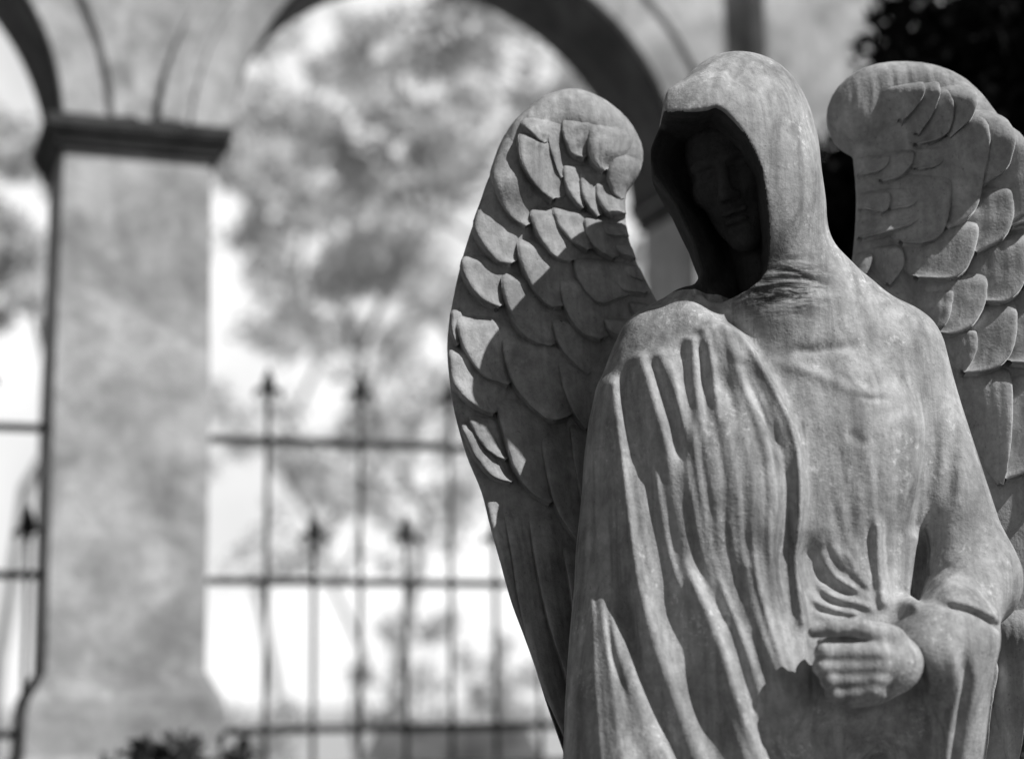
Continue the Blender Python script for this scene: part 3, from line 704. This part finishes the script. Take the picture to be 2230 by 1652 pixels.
        for (x, y) in studs:
            u, v = comp(x, y, -110); P = to_world([(u, v, front(np.array([u]), np.array([v]))[0] + 14)])[0]
            b = MB(); R = []
            for a in range(6):
                ph = -1.5 + a * .6; R.append([(P[0] + .0042 * math.cos(ph) * math.cos(g * .785), P[1] + .0042 * math.sin(ph), P[2] + .0042 * math.cos(ph) * math.sin(g * .785)) for g in range(8)])
            b.rings(R); b.obj("stud", metal, wo_, True)
    metal = plain_mat("stud_metal", .10, .2, 60, .5)

    left_poly = [(1180, 205), (1245, 181), (1310, 194), (1370, 234), (1402, 282), (1410, 315), (1404, 350), (1390, 378), (1371, 402), (1368, 440), (1373, 490), (1386, 535), (1410, 590), (1447, 665),
                 (1420, 800), (1350, 1000), (1330, 1300), (1320, 1600), (1310, 1800), (1275, 1790), (1232, 1660), (1190, 1540), (1165, 1460), (1140, 1390), (1110, 1310), (1085, 1220), (1065, 1150), (1046, 1075), (1015, 1000),
                 (992, 920), (981, 860), (973, 780), (976, 720), (986, 660), (1001, 590), (1021, 520), (1046, 450), (1070, 370), (1090, 310), (1122, 258)]
    lf = []
    def A(z, Wf, *p, h=20, soft=.22): lf.append((L(z, *p), Wf, h, soft))
    # lower rows first (the rows above lie over them)
    A(z3, 60, 190, 680, 215, 800, 240, 910, 300, 1130, 370, 1300, 420, 1480, 490, 1680, h=26)
    A(z3, 60, 255, 690, 300, 900, 330, 1100, 390, 1350, 460, 1500, 540, 1680, h=26)
    A(z3, 70, 355, 720, 390, 960, 440, 1180, 490, 1330, 560, 1560, h=26)
    A(z3, 60, 480, 860, 510, 1030, 545, 1250, h=26)
    A(z3, 62, 112, 440, 135, 500, 180, 590, 235, 650, 300, 672)
    A(z3, 62, 148, 420, 165, 480, 200, 540, 240, 575, 282, 592)
    A(z3, 120, 232, 340, 280, 520, 312, 620, 370, 700, 438, 742, h=22)
    A(z3, 95, 398, 450, 430, 640, 470, 770, 548, 885, h=22)
    A(z3, 60, 510, 430, 530, 600, 560, 740)
    A(z3, 105, 76, 170, 82, 300, 130, 372, 190, 415, 240, 432)
    A(z3, 155, 262, 110, 290, 270, 340, 365, 410, 430, 455, 447, 502, 432, h=24)
    A(z3, 110, 462, 190, 490, 330, 530, 420, 570, 470)
    A(z3, 34, 80, 50, 92, 130, 112, 195, h=14)
    A(z3, 110, 105, 55, 118, 160, 160, 250, 215, 305, 288, 326)
    A(z3, 110, 282, 20, 308, 95, 350, 150, 395, 174, 445, 180)
    A(z3, 90, 438, 50, 470, 165, 515, 225, 575, 275)
    A(z2, 100, 180, 1140, 205, 1260, 270, 1390, 350, 1460, 432, 1486)
    A(z2, 130, 442, 1230, 450, 1380, 500, 1520, 560, 1600, 640, 1640)
    A(z2, 130, 782, 1220, 800, 1400, 850, 1530, 930, 1615, 1032, 1642, h=22)
    A(z2, 110, 1040, 1470, 1075, 1565, 1140, 1610, 1240, 1610)
    A(z2, 80, 1205, 1370, 1232, 1455, 1290, 1495, 1385, 1470, h=16)
    A(z2, 130, 530, 1010, 548, 1180, 590, 1300, 650, 1400, 735, 1468, 805, 1458, h=22)
    A(z2, 140, 855, 1110, 890, 1260, 945, 1360, 1035, 1430, 1145, 1385, h=22)
    A(z2, 90, 1080, 1150, 1115, 1265, 1180, 1335, 1305, 1345, h=16)
    A(z2, 70, 1165, 1150, 1200, 1235, 1290, 1268, h=14)
    A(z2, 120, 350, 660, 300, 800, 275, 950, 305, 1090, 395, 1200, 440, 1228, 498, 1230)
    A(z2, 120, 606, 830, 628, 980, 680, 1090, 755, 1172, 852, 1195, h=22)
    A(z2, 105, 738, 830, 768, 960, 850, 1062, 955, 1114, h=20)
    A(z2, 95, 925, 860, 950, 1010, 1012, 1100, 1110, 1150, h=18)
    A(z2, 70, 1105, 1030, 1150, 1105, 1238, 1135, h=14)
    A(z2, 80, 1030, 900, 1052, 990, 1120, 1015, 1205, 1000, h=16)
    A(z2, 120, 408, 440, 385, 560, 378, 680, 400, 800, 440, 890, 500, 962, 585, 1006, h=22, soft=.65)
    A(z2, 130, 540, 430, 552, 620, 590, 720, 650, 785, 745, 838, h=24)
    A(z2, 75, 822, 560, 812, 690, 850, 790, 922, 866, h=18)
    A(z2, 75, 905, 590, 918, 760, 960, 850, 1014, 910, h=18)
    A(z2, 90, 1000, 650, 1008, 780, 1050, 860, 1110, 895, 1190, 870, h=18)
    A(z2, 80, 572, 340, 562, 400, 590, 455, 640, 503, 692, 524, h=18, soft=.65)
    A(z2, 52, 722, 330, 712, 430, 730, 540, 770, 640, 797, 700, h=18, soft=.65)
    A(z2, 75, 802, 320, 800, 410, 822, 490, 862, 555, 934, 576, h=20, soft=.65)
    A(z2, 80, 968, 330, 955, 440, 962, 545, 990, 608, 1046, 655, h=20, soft=.65)
    A(z2, 95, 1110, 500, 1082, 580, 1072, 680, 1100, 755, 1155, 795, h=16, soft=.65)
    wing(left_poly, [(1108, 390), (1128, 320), (1180, 262), (1245, 240), (1315, 265), (1355, 325)],
         lambda u, v: (-165 + .31 * (1200 - u)).astype(np.float32) if hasattr(u, 'astype') else -165 + .31 * (1200 - u), lf, False,
         [z2(995, 672), z2(800, 1526), z3(250, 45)])

    right_poly = [(1868, 322), (1840, 300), (1818, 262), (1812, 215), (1830, 170), (1868, 138), (1920, 122), (1985, 125), (2040, 140), (2090, 168), (2128, 205), (2158, 248), (2185, 290), (2212, 320), (2235, 365),
                  (2262, 430), (2290, 520), (2320, 620), (2345, 740), (2355, 860), (2350, 980), (2335, 1100), (2310, 1230), (2280, 1380), (2240, 1540), (2200, 1700), (2150, 1820), (2010, 1780),
                  (2000, 1400), (1990, 1000), (1960, 720), (1880, 650), (1850, 612), (1864, 560), (1872, 480), (1874, 400)]
    lf = []
    def A(z, Wf, *p, h=20, soft=.22): lf.append((L(z, *p), Wf, h, soft))
    A(z8, 60, 1500, 900, 1482, 1100, 1440, 1300, 1395, 1700, h=26)
    A(z8, 75, 1715, 600, 1690, 900, 1660, 1200, 1600, 1700, h=26)
    A(z8, 75, 1900, 600, 1880, 900, 1840, 1200, 1760, 1700, h=26)
    A(z6, 90, 1530, 520, 1532, 750, 1518, 1000, 1480, 1260, h=22)
    A(z6, 110, 1720, 560, 1725, 850, 1700, 1060, 1630, 1170, 1500, 1228, h=22)
    A(z6, 110, 1900, 600, 1905, 900, 1870, 1100, 1760, 1260, h=22)
    A(z6, 60, 1335, 290, 1342, 400, 1325, 490, 1270, 585)
    A(z6, 120, 1560, 120, 1556, 330, 1530, 470, 1470, 555, 1380, 590, 1275, 592, h=22)
    A(z6, 120, 1800, 150, 1800, 340, 1770, 470, 1700, 560, 1530, 545, h=22)
    A(z6, 70, 1220, 40, 1205, 160, 1170, 290, 1090, 330)
    A(z6, 120, 1398, -60, 1392, 130, 1360, 240, 1300, 322, 1200, 362, 1125, 345, h=22)
    A(z4, 110, 1325, 1150, 1318, 1350, 1295, 1490, 1210, 1585, 1105, 1580, h=22)
    A(z4, 110, 1490, 1150, 1480, 1350, 1440, 1470, 1310, 1500, h=22)
    A(z4, 60, 640, 1180, 668, 1290, 650, 1360, 590, 1445, h=14)
    A(z4, 70, 502, 1210, 492, 1300, 450, 1370, 350, 1385, h=14)
    A(z4, 130, 1068, 1020, 1060, 1180, 1035, 1290, 990, 1390, 915, 1440, 740, 1420, h=22)
    A(z4, 125, 1215, 850, 1245, 1000, 1238, 1120, 1190, 1225, 1055, 1300, h=22)
    A(z4, 125, 1400, 800, 1405, 1000, 1350, 1130, 1240, 1160, h=22)
    A(z4, 110, 800, 920, 792, 1040, 705, 1105, 560, 1145, 435, 1165, h=18)
    A(z4, 110, 900, 740, 918, 900, 898, 1075, 850, 1185, 765, 1225, 655, 1212, h=22)
    A(z4, 95, 782, 840, 770, 930, 710, 995, 598, 1008, h=15)
    A(z4, 75, 590, 860, 586, 975, 540, 1025, 435, 990, h=18)
    A(z4, 130, 1175, 480, 1218, 640, 1218, 770, 1190, 850, 1085, 912, h=22)
    A(z4, 130, 1222, 520, 1330, 640, 1380, 780, 1370, 950, 1330, 1080, 1240, 1140, h=22)
    A(z4, 130, 1045, 470, 1078, 700, 1078, 890, 1042, 1045, 970, 1120, 895, 1150, h=24)
    A(z4, 75, 600, 650, 582, 738, 520, 782, 425, 792, h=13)
    A(z4, 80, 735, 630, 712, 745, 640, 822, 550, 842, h=14)
    A(z4, 75, 886, 620, 882, 740, 838, 782, 745, 792, h=16)
    A(z4, 80, 1022, 320, 1012, 470, 980, 575, 895, 645, h=24, soft=.42)
    A(z4, 80, 880, 330, 895, 490, 888, 600, 840, 642, 735, 655, h=24, soft=.42)
    A(z4, 60, 832, 300, 822, 400, 800, 500, 735, 600, h=24, soft=.42)
    A(z4, 70, 748, 300, 738, 400, 700, 470, 645, 518, h=24, soft=.42)
    wing(right_poly, [(1862, 232), (1905, 190), (1980, 185), (2050, 205), (2100, 255), (2140, 320)],
         lambda u, v: (-172 + .30 * (u - 2070)).astype(np.float32) if hasattr(u, 'astype') else -172 + .30 * (u - 2070), lf, True, (), 66)

    # ---- plinth the statue stands on
    b = MB(); x, y, z = foot[0], foot[1], foot[2]
    prof = [(.36, 0), (.36, .10), (.33, .14), (.30, .18), (.30, z - .10), (.34, z - .07), (.34, z + .02)]
    R = []
    for r, hh in prof: R.append([(x - r * 1.15, y - r, hh), (x + r * 1.15, y - r, hh), (x + r * 1.15, y + r, hh), (x - r * 1.15, y + r, hh)])
    b.rings(R)
    pd = b.obj("stone_plinth", dark); setp(pd, "square stone plinth carrying the hooded angel statue", "plinth")
build_statue()

# ------------------------------------------------------------------ arcade (wall coordinates: a along, z up, c behind the face)
TH = math.radians(20)
WO = np.array([-1.22297, 5.80017]); WU = np.array([math.cos(TH), math.sin(TH)]); WN = np.array([math.sin(TH), -math.cos(TH)])
def WP(a, z, c=0.0):
    q = WO + WU * a - WN * c; return (q[0], q[1], z)
def build_arcade():
    m = wall_mat("plastered_stone", .52); md = wall_mat("dark_capital_stone", .09); ms_ = wall_mat("soffit_shade_stone", .15)
    o0 = WP(.01, 0, .2)
    root = empty("stone_arcade", o0, "pale weathered stone arcade of round arches behind the angel", "arcade")
    T = .46; ARCH = [(-1.07, 3.34, .83), (1.14, 3.34, .83)]; A0, A1, ZT = -2.45, 2.265, 4.45
    al = {A0, A1, -2.0, 0.01, 2.1}
    for cx, z0, r in ARCH:
        for k in range(57): al.add(cx - r * math.cos(math.pi * k / 56))
    al = sorted(al)
    def zl(a, side):
        for cx, z0, r in ARCH:
            if cx - r - 1e-6 <= a <= cx + r + 1e-6 and abs(a + side * 1e-4 - cx) < r: return z0 + math.sqrt(max(r * r - (a - cx) ** 2, 0))
        return 3.398
    b = MB()
    for a, c in zip(al[:-1], al[1:]):
        l, h = zl(a, 1), zl(c, -1)
        b.add([WP(a, l), WP(c, h), WP(c, ZT), WP(a, ZT), WP(a, l, T), WP(c, h, T), WP(c, ZT, T), WP(a, ZT, T)],
              [(0, 1, 2, 3), (5, 4, 7, 6), (3, 2, 6, 7)] + ([(1, 0, 4, 5)] if min(l, h) < 3.4 else []))
    b.obj("wall", m, root)
    for cx, z0, r in ARCH:                                  # moulded bands round the arches
        b = MB(); prof = [(r + .003, .05), (r + .003, -.032), (r + .135, -.032), (r + .140, -.014), (r + .158, -.014), (r + .163, -.040), (r + .240, -.040), (r + .246, .05)]
        R = [[WP(cx - q * math.cos(t), max(z0 + q * math.sin(t), 3.40), c) for q, c in prof] for t in np.linspace(.06, math.pi - .06, 60)]
        b.rings(R); b.obj("archivolt", m, root)
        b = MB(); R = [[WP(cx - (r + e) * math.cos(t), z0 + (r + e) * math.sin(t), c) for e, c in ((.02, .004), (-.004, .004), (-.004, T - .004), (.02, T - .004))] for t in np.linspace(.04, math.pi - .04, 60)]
        b.rings(R); b.obj("shaded_soffit", ms_, root)  # thin sheet under the arch, its underside shade painted into the colour
    def stack(prof, ac, name, mat, par, front=0.0):
        b = MB(); R = []
        for z, hw, pr in prof: R.append([WP(ac - hw, z, -pr), WP(ac + hw, z, -pr), WP(ac + hw, z, T + min(pr, 0)), WP(ac - hw, z, T + min(pr, 0))])
        b.rings(R); return b.obj(name, mat, par)
    bm_ = None
    for ac in (-2.18, 0.01, 2.26):
        p = stack([(1.60, .246, -.004), (2.4, .248, -.003), (3.297, .240, -.006)], ac, "pillar", m, root)
        bm_ = bm_ or wall_mat("damp_base_stone", .38)
        stack([(0, .40, .12), (.5, .40, .12), (.55, .33, .07), (1.30, .33, .07), (1.36, .308, .045), (1.49, .305, .042), (1.53, .296, .036), (1.575, .268, .016), (1.61, .251, -.002)], ac, "base", bm_, p)
        stack([(3.288, .252, .004), (3.300, .268, .018), (3.322, .268, .018), (3.326, .282, .032), (3.350, .286, .036), (3.354, .300, .05), (3.388, .304, .054), (3.404, .262, .012)], ac, "capital", md, p)  # capitals are much darker than the pillar shafts
    b = MB(); prof = [(2.266, .02), (2.266, -.13), (2.722, -.13), (2.722, .46), (2.266, .46)]
    b.rings([[WP(a, z, c) for a, c in prof] for z in (0, 1.5, 3.2, 4.45)]); b.obj("pilaster", m, root)

    # low wall that carries the railings
    for (x0, x1, lab) in ((-1.82, -.30, "low stone wall in the left arch under the railing with one spike in view"), (.32, 1.93, "low stone wall in the middle arch under the row of spiked bars")):
        b = MB(); R = []
        for z, pr in ((0, .11), (1.22, .11), (1.23, .14), (1.30, .14), (1.31, .12)): R.append([WP(x0, z, .2 - pr), WP(x1, z, .2 - pr), WP(x1, z, .2 + pr), WP(x0, z, .2 + pr)])
        b.rings(R); setp(b.obj("low_wall", m), lab, "wall", "low walls under the railings")

def build_fences():
    iron = plain_mat("wrought_iron", .028, .4, 40, .55, .2)
    def finial(a, z, par):
        b = MB(); C0 = .2
        R = []
        for dz, hw, d in ((-.055, .010, .010), (-.048, .017, .014), (-.040, .010, .010), (-.02, .018, .010), (.0, .024, .010), (.025, .016, .008), (.06, .002, .002)):
            R.append([WP(a - hw, z + dz - .06, C0), WP(a, z + dz - .06, C0 - d), WP(a + hw, z + dz - .06, C0), WP(a, z + dz - .06, C0 + d)])
        b.rings(R)
        for sx in (-1, 1):                                  # drooping side leaves
            q = [(0, -.045), (.018, -.020), (.034, -.018), (.046, -.030), (.048, -.046)]
            b.tube([WP(a + sx * x, z - .06 + y, C0) for x, y in q], [.007, .009, .010, .009, .005], 6)
        b.obj("finial", iron, par)
    for lab, rails, bars in (("black iron railing with tall and short spiked bars in the middle arch", (1.425, 1.912, 2.385), [(.492 + .162 * k, k % 2 == 0) for k in range(9)]),
                             ("black iron railing in the left arch with one short spiked bar beside the pillar", (1.425, 1.925, 2.40), [(-.285 - .162 * k, k % 2 == 1) for k in range(9)])):
        a0, a1 = (.262, 1.99) if bars[0][0] > 0 else (-1.95, -.235)
        root = empty("iron_railing", WP((a0 + a1) / 2, 1.31, .2), lab, "railing", "iron railings in the arches")
        for z in rails:
            b = MB(); b.rings([[WP(a, z - .013, .190), WP(a, z + .013, .190), WP(a, z + .013, .210), WP(a, z - .013, .210)] for a in (a0, a1)]); b.obj("rail", iron, root)
        for a, tall in bars:
            zt = 2.64 if tall else 2.15
            b = MB(); b.tube([WP(a, 1.305, .2), WP(a, 1.9, .2), WP(a, zt - .1, .2)], .0085, 8); o = b.obj("bar", iron, root)
            finial(a, zt, o)
build_arcade(); build_fences()

# ------------------------------------------------------------------ ground
def build_ground():
    m, t, p, tc = mat_base("mown_grass"); p.inputs["Roughness"].default_value = .95
    v = mth(t, 'MULTIPLY', ramp(t, noise(t, tc.outputs["Object"], .7, 6, .65), .3, .7, .7, 1.3), .055)
    v = mth(t, 'MULTIPLY', v, ramp(t, noise(t, tc.outputs["Object"], 30, 4, .7), .3, .7, .7, 1.3)); grey(t, v, p)
    g = link_mesh("ground", [(-900, -900, 0), (900, -900, 0), (900, 900, 0), (-900, 900, 0)], [(0, 1, 2, 3)], m, None, False)
    setp(g, "mown grass ground of the cemetery", "ground", kind="structure")
    gm = plain_mat("pale_gravel", .50, .2, 3, .95)
    g = link_mesh("gravel_yard", [(-70, 9, .004), (70, 9, .004), (110, 420, .004), (-150, 420, .004)], [(0, 1, 2, 3)], gm, None, False)
    setp(g, "pale gravel yard stretching away behind the arcade", "yard", kind="structure")
build_ground()

# ------------------------------------------------------------------ plants
def leaf_cloud(name, centres, radii, n, size, mat, parent=None, droop=.3):
    """n small folded leaves spread in clumps"""
    centres = np.asarray(centres, dtype=float); radii = np.asarray(radii, dtype=float)
    pr = radii ** 2.2; pr /= pr.sum()
    ci = rng.choice(len(centres), n, p=pr)
    d = rng.normal(size=(n, 3)); d /= np.linalg.norm(d, axis=1, keepdims=True)
    pos = centres[ci] + d * (radii[ci] * rng.uniform(.15, 1, n) ** .55)[:, None] * np.array([1, 1, .8])
    ax = rng.normal(size=(n, 3)); ax[:, 2] -= droop; ax /= np.linalg.norm(ax, axis=1, keepdims=True)
    up = rng.normal(size=(n, 3)) + np.array([0, 0, .9]); sd = np.cross(ax, up); sd /= np.linalg.norm(sd, axis=1, keepdims=True) + 1e-9
    nn = np.cross(sd, ax)
    s = (size * rng.uniform(.6, 1.3, n))[:, None]
    P0 = pos; P1 = pos + ax * s * .45 + sd * s * .28 + nn * s * .06; P2 = pos + ax * s; P3 = pos + ax * s * .45 - sd * s * .28 + nn * s * .06
    V = np.stack([P0, P1, P2, P3], 1).reshape(-1, 3)
    return link_mesh(name, V, np.arange(n * 4).reshape(n, 4), mat, parent, False)
def limb(b, p, q, r0, r1, seg=6, wob=.06):
    p = Vector(p); q = Vector(q); L_ = (q - p).length; pts = []
    for i in range(seg + 1):
        t = i / seg; pts.append(p.lerp(q, t) + Vector(rng.normal(0, wob * L_ * .3, 3)) * math.sin(math.pi * t))
    b.tube(pts, [r0 + (r1 - r0) * i / seg for i in range(seg + 1)], 8)
    return pts
def tree(foot, lean, height, blobs, n, size, lm, bm, name, label, cat="tree", group=None, trunk_r=.12, clump=(.25, .5)):
    root = empty(name, foot, label, cat, group)
    top = (foot[0] + lean[0], foot[1] + lean[1], height); b = MB(); pts = limb(b, foot, top, trunk_r, trunk_r * .35, 9, .10)
    cen, rad = [], []
    for (x, y, z, R, k) in blobs:
        base = min(pts, key=lambda p: (p - Vector((x, y, z - R * .8))).length)
        lp = limb(b, base, (x, y, z), trunk_r * .38, trunk_r * .1, 6, .2)
        for _ in range(int(k * 1.3)):
            dv = rng.normal(size=3); dv /= np.linalg.norm(dv)
            c = np.array((x, y, z)) + dv * R * rng.uniform(.2, 1.35)
            limb(b, lp[rng.integers(3, 7)], tuple(c), trunk_r * .09, .006, 4, .2)
            cen.append(c); rad.append(rng.uniform(*clump))
    b.obj("trunk", bm, root, True)
    leaf_cloud("crown", cen, rad, n, size, lm, root)
    return root
def PXY(px, py, Y): return on_plane(px, py, Y)
def build_plants():
    bark = plain_mat("grey_bark", .22, .4, 12, .9, .4)
    mid = leaf_mat("spring_leaves", .68, .62); pale = leaf_mat("pale_leaves", .75, .62); yew = leaf_mat("yew_needles", .012, .1); yew.node_tree.nodes["Principled BSDF"].inputs["Specular IOR Level"].default_value = 0; deep = leaf_mat("glossy_leaves", .05, .2)
    G = "leafy trees behind the arcade"
    def bl(px, py, Y, Rpx, k): q = PXY(px, py, Y); return (q[0], q[1], q[2], Rpx / F_PX * Y, k)
    Y = 13
    f = PXY(905, 1500, Y)
    tree((f[0], f[1], 0), (-.15, .1), PXY(890, 120, Y)[2], [bl(900, 220, Y, 170, 16), bl(1090, 120, Y + .6, 170, 14), bl(1230, 330, Y + .3, 150, 12), bl(870, 520, Y - .4, 130, 13), bl(1010, 640, Y, 120, 9),
          bl(700, 300, Y + .3, 110, 6), bl(1010, 20, Y, 160, 12), bl(720, 590, Y - .3, 90, 7), bl(1330, 640, Y, 150, 10), bl(830, 380, Y + .4, 150, 12), bl(960, 420, Y + .8, 150, 10), bl(760, 160, Y + .8, 120, 7), bl(1030, 850, Y + .5, 110, 5)], 6500, .12, mid, bark, "broadleaf_tree",
         "broadleaf tree with dark clumps of leaves filling the upper right of the middle arch", "tree", G, .055, (.09, .21))
    Y = 18
    f = PXY(610, 1500, Y)
    tree((f[0], f[1], 0), (.2, .2), PXY(600, 250, Y)[2], [bl(620, 250, Y, 130, 9), bl(560, 480, Y, 130, 8), bl(720, 130, Y, 130, 8), bl(480, 330, Y, 120, 8), bl(640, 700, Y, 140, 6), bl(860, 860, Y, 150, 6), bl(540, 940, Y, 120, 6), bl(640, 420, Y, 150, 9), bl(800, 560, Y, 150, 7), bl(560, 120, Y, 120, 6), bl(760, 1000, Y, 140, 6), bl(950, 980, Y, 120, 5)],
         7000, .15, pale, bark, "broadleaf_tree", "paler thin tree showing through the left side of the middle arch", "tree", G, .05, (.11, .27))
    Y = 12
    f = PXY(1990, 1500, Y)
    tree((f[0], f[1], 0), (.1, .1), PXY(1990, 0, Y)[2], [bl(1960, -40, Y, 130, 16), bl(1860, 120, Y, 110, 10), bl(2120, 60, Y, 140, 14), bl(1900, 420, Y, 110, 10), bl(2050, -150, Y, 130, 10)], 3600, .12, mid, bark, "broadleaf_tree",
         "tree showing over the yew beyond the right end of the arcade", "tree", G, .06, (.10, .22))
    Y = 13
    f = PXY(0, 1560, Y)
    tree((f[0], f[1], 0), (.30, .1), PXY(120, 380, Y)[2], [bl(40, 380, Y, 80, 6), bl(-60, 330, Y, 120, 8), bl(20, 560, Y, 90, 7), bl(100, 640, Y, 60, 4), bl(-90, 700, Y, 100, 6)], 4200, .12, pale, bark,
         "broadleaf_tree", "leaning tree seen through the left arch beside the pillar", "tree", G, .06, (.07, .2))
    Y = 11.5
    f = PXY(760, 1500, Y)
    tree((f[0], f[1], 0), (.05, .1), PXY(800, 930, Y)[2], [bl(640, 980, Y, 110, 12), bl(860, 960, Y, 110, 12), bl(700, 1180, Y, 110, 9), bl(900, 1180, Y, 100, 9), bl(560, 1180, Y, 80, 7), bl(1010, 1080, Y, 90, 8), bl(780, 820, Y, 110, 9)], 1500, .075, pale, bark, "twiggy_tree",
         "thin twiggy young tree with sparse pale leaves behind the railing", "tree", G, .028, (.05, .11))
    # hedge bushes behind the railing
    for i, (px, py, Y, R, lab) in enumerate(((880, 1440, 11.2, 110, "loose grey bush behind the middle of the spiked railing"), (1080, 1470, 11.6, 110, "bush behind the railing next to the long wing feathers"), (560, 1610, 10.5, 75, "low bush behind the railing beside the pillar base"))):
        x, y, z = PXY(px, py, Y); r = R / F_PX * Y
        root = empty("garden_bush", (x, y, 0), lab, "bush", "bushes behind the railing"); b = MB(); cen, rad = [], []
        for k in range(15):
            a = rng.uniform(0, 6.28); rr = r * rng.uniform(.2, 1.0); c = (x + rr * math.cos(a) * 1.2, y + rr * math.sin(a), z + rng.uniform(-1.3, .75) * r)
            limb(b, (x + rng.uniform(-.1, .1), y, 0), c, .014, .004, 5, .08); cen.append(c); rad.append(rng.uniform(.05, .13))
        b.obj("stem", bark, root); leaf_cloud("foliage", cen, rad, 900, .065, mid, root)
    # tomb behind the railing
    st = wall_mat("grey_tomb_stone", .22); x, y, z = PXY(985, 1588, 8.4); hw = 1.0 * 165 / F_PX * 8.4
    b = MB(); b.rings([[(x - hw - e, y, zz), (x + hw + e, y + .1, zz), (x + hw + e, y + .9, zz), (x - hw - e, y + .8, zz)] for zz, e in ((0, .35), (z - .28, .16), (z - .05, .02), (z, 0))])
    setp(b.obj("stone_tomb", st), "grey stone tomb with sloping sides behind the bottom of the railing", "tomb")
    # dark leafy sprigs in front of the pillar base
    x, y, z = PXY(395, 1625, 5.35)
    root = empty("laurel_shrub", (x, y, 0), "dark glossy shrub whose top leaves poke up before the pillar base", "shrub"); b = MB(); cen, rad = [], []
    for k in range(26):
        c = (x + rng.uniform(-.20, .16), y + rng.uniform(-.1, .1), z + rng.uniform(-.16, .0)); limb(b, (x + rng.uniform(-.05, .05), y, 0), c, .010, .004, 5, .06); cen.append(c); rad.append(.05)
    b.obj("stem", bark, root); leaf_cloud("foliage", cen, rad, 620, .055, deep, root)
    # black yew on the right
    Y = 5.5; x, y, z = PXY(2200, 500, Y); root = empty("yew_tree", (x, y, 0), "nearly black yew tree rising behind the right wing", "tree"); b = MB(); cen, rad = [], []
    limb(b, (x, y, 0), (x, y, z + .5), .09, .04, 8, .04)
    for k in range(190):
        d = rng.normal(size=3); d /= np.linalg.norm(d); rr = rng.uniform(.25, 1) ** .5
        c = (x + d[0] * .58 * rr + .04, y + d[1] * .5 * rr, z + d[2] * .80 * rr); cen.append(c); rad.append(rng.uniform(.15, .26))
        if k % 3 == 0: limb(b, (x, y, c[2] - .15), c, .014, .004, 4, .1)
    for px, py in ((1985, 120), (1925, 190), (2045, 40), (1895, 260), (1965, 60), (2090, 10), (1880, 330), (1850, 430), (1905, 130)):
        c = PXY(px + 40, py + 30, Y); cen.append(tuple(c)); rad.append(.13); limb(b, (x, y, c[2] - .2), tuple(c), .014, .004, 4, .1)
    for k in range(120):
        d = rng.normal(size=2); d /= np.linalg.norm(d); rr = rng.uniform(.1, 1) ** .5; c = (x + d[0] * .55 * rr, y + d[1] * .5 * rr, rng.uniform(.3, z - .3)); cen.append(c); rad.append(rng.uniform(.09, .16))
    b.obj("trunk", bark, root); leaf_cloud("crown", cen, rad, 56000, .055, yew, root)
build_plants()
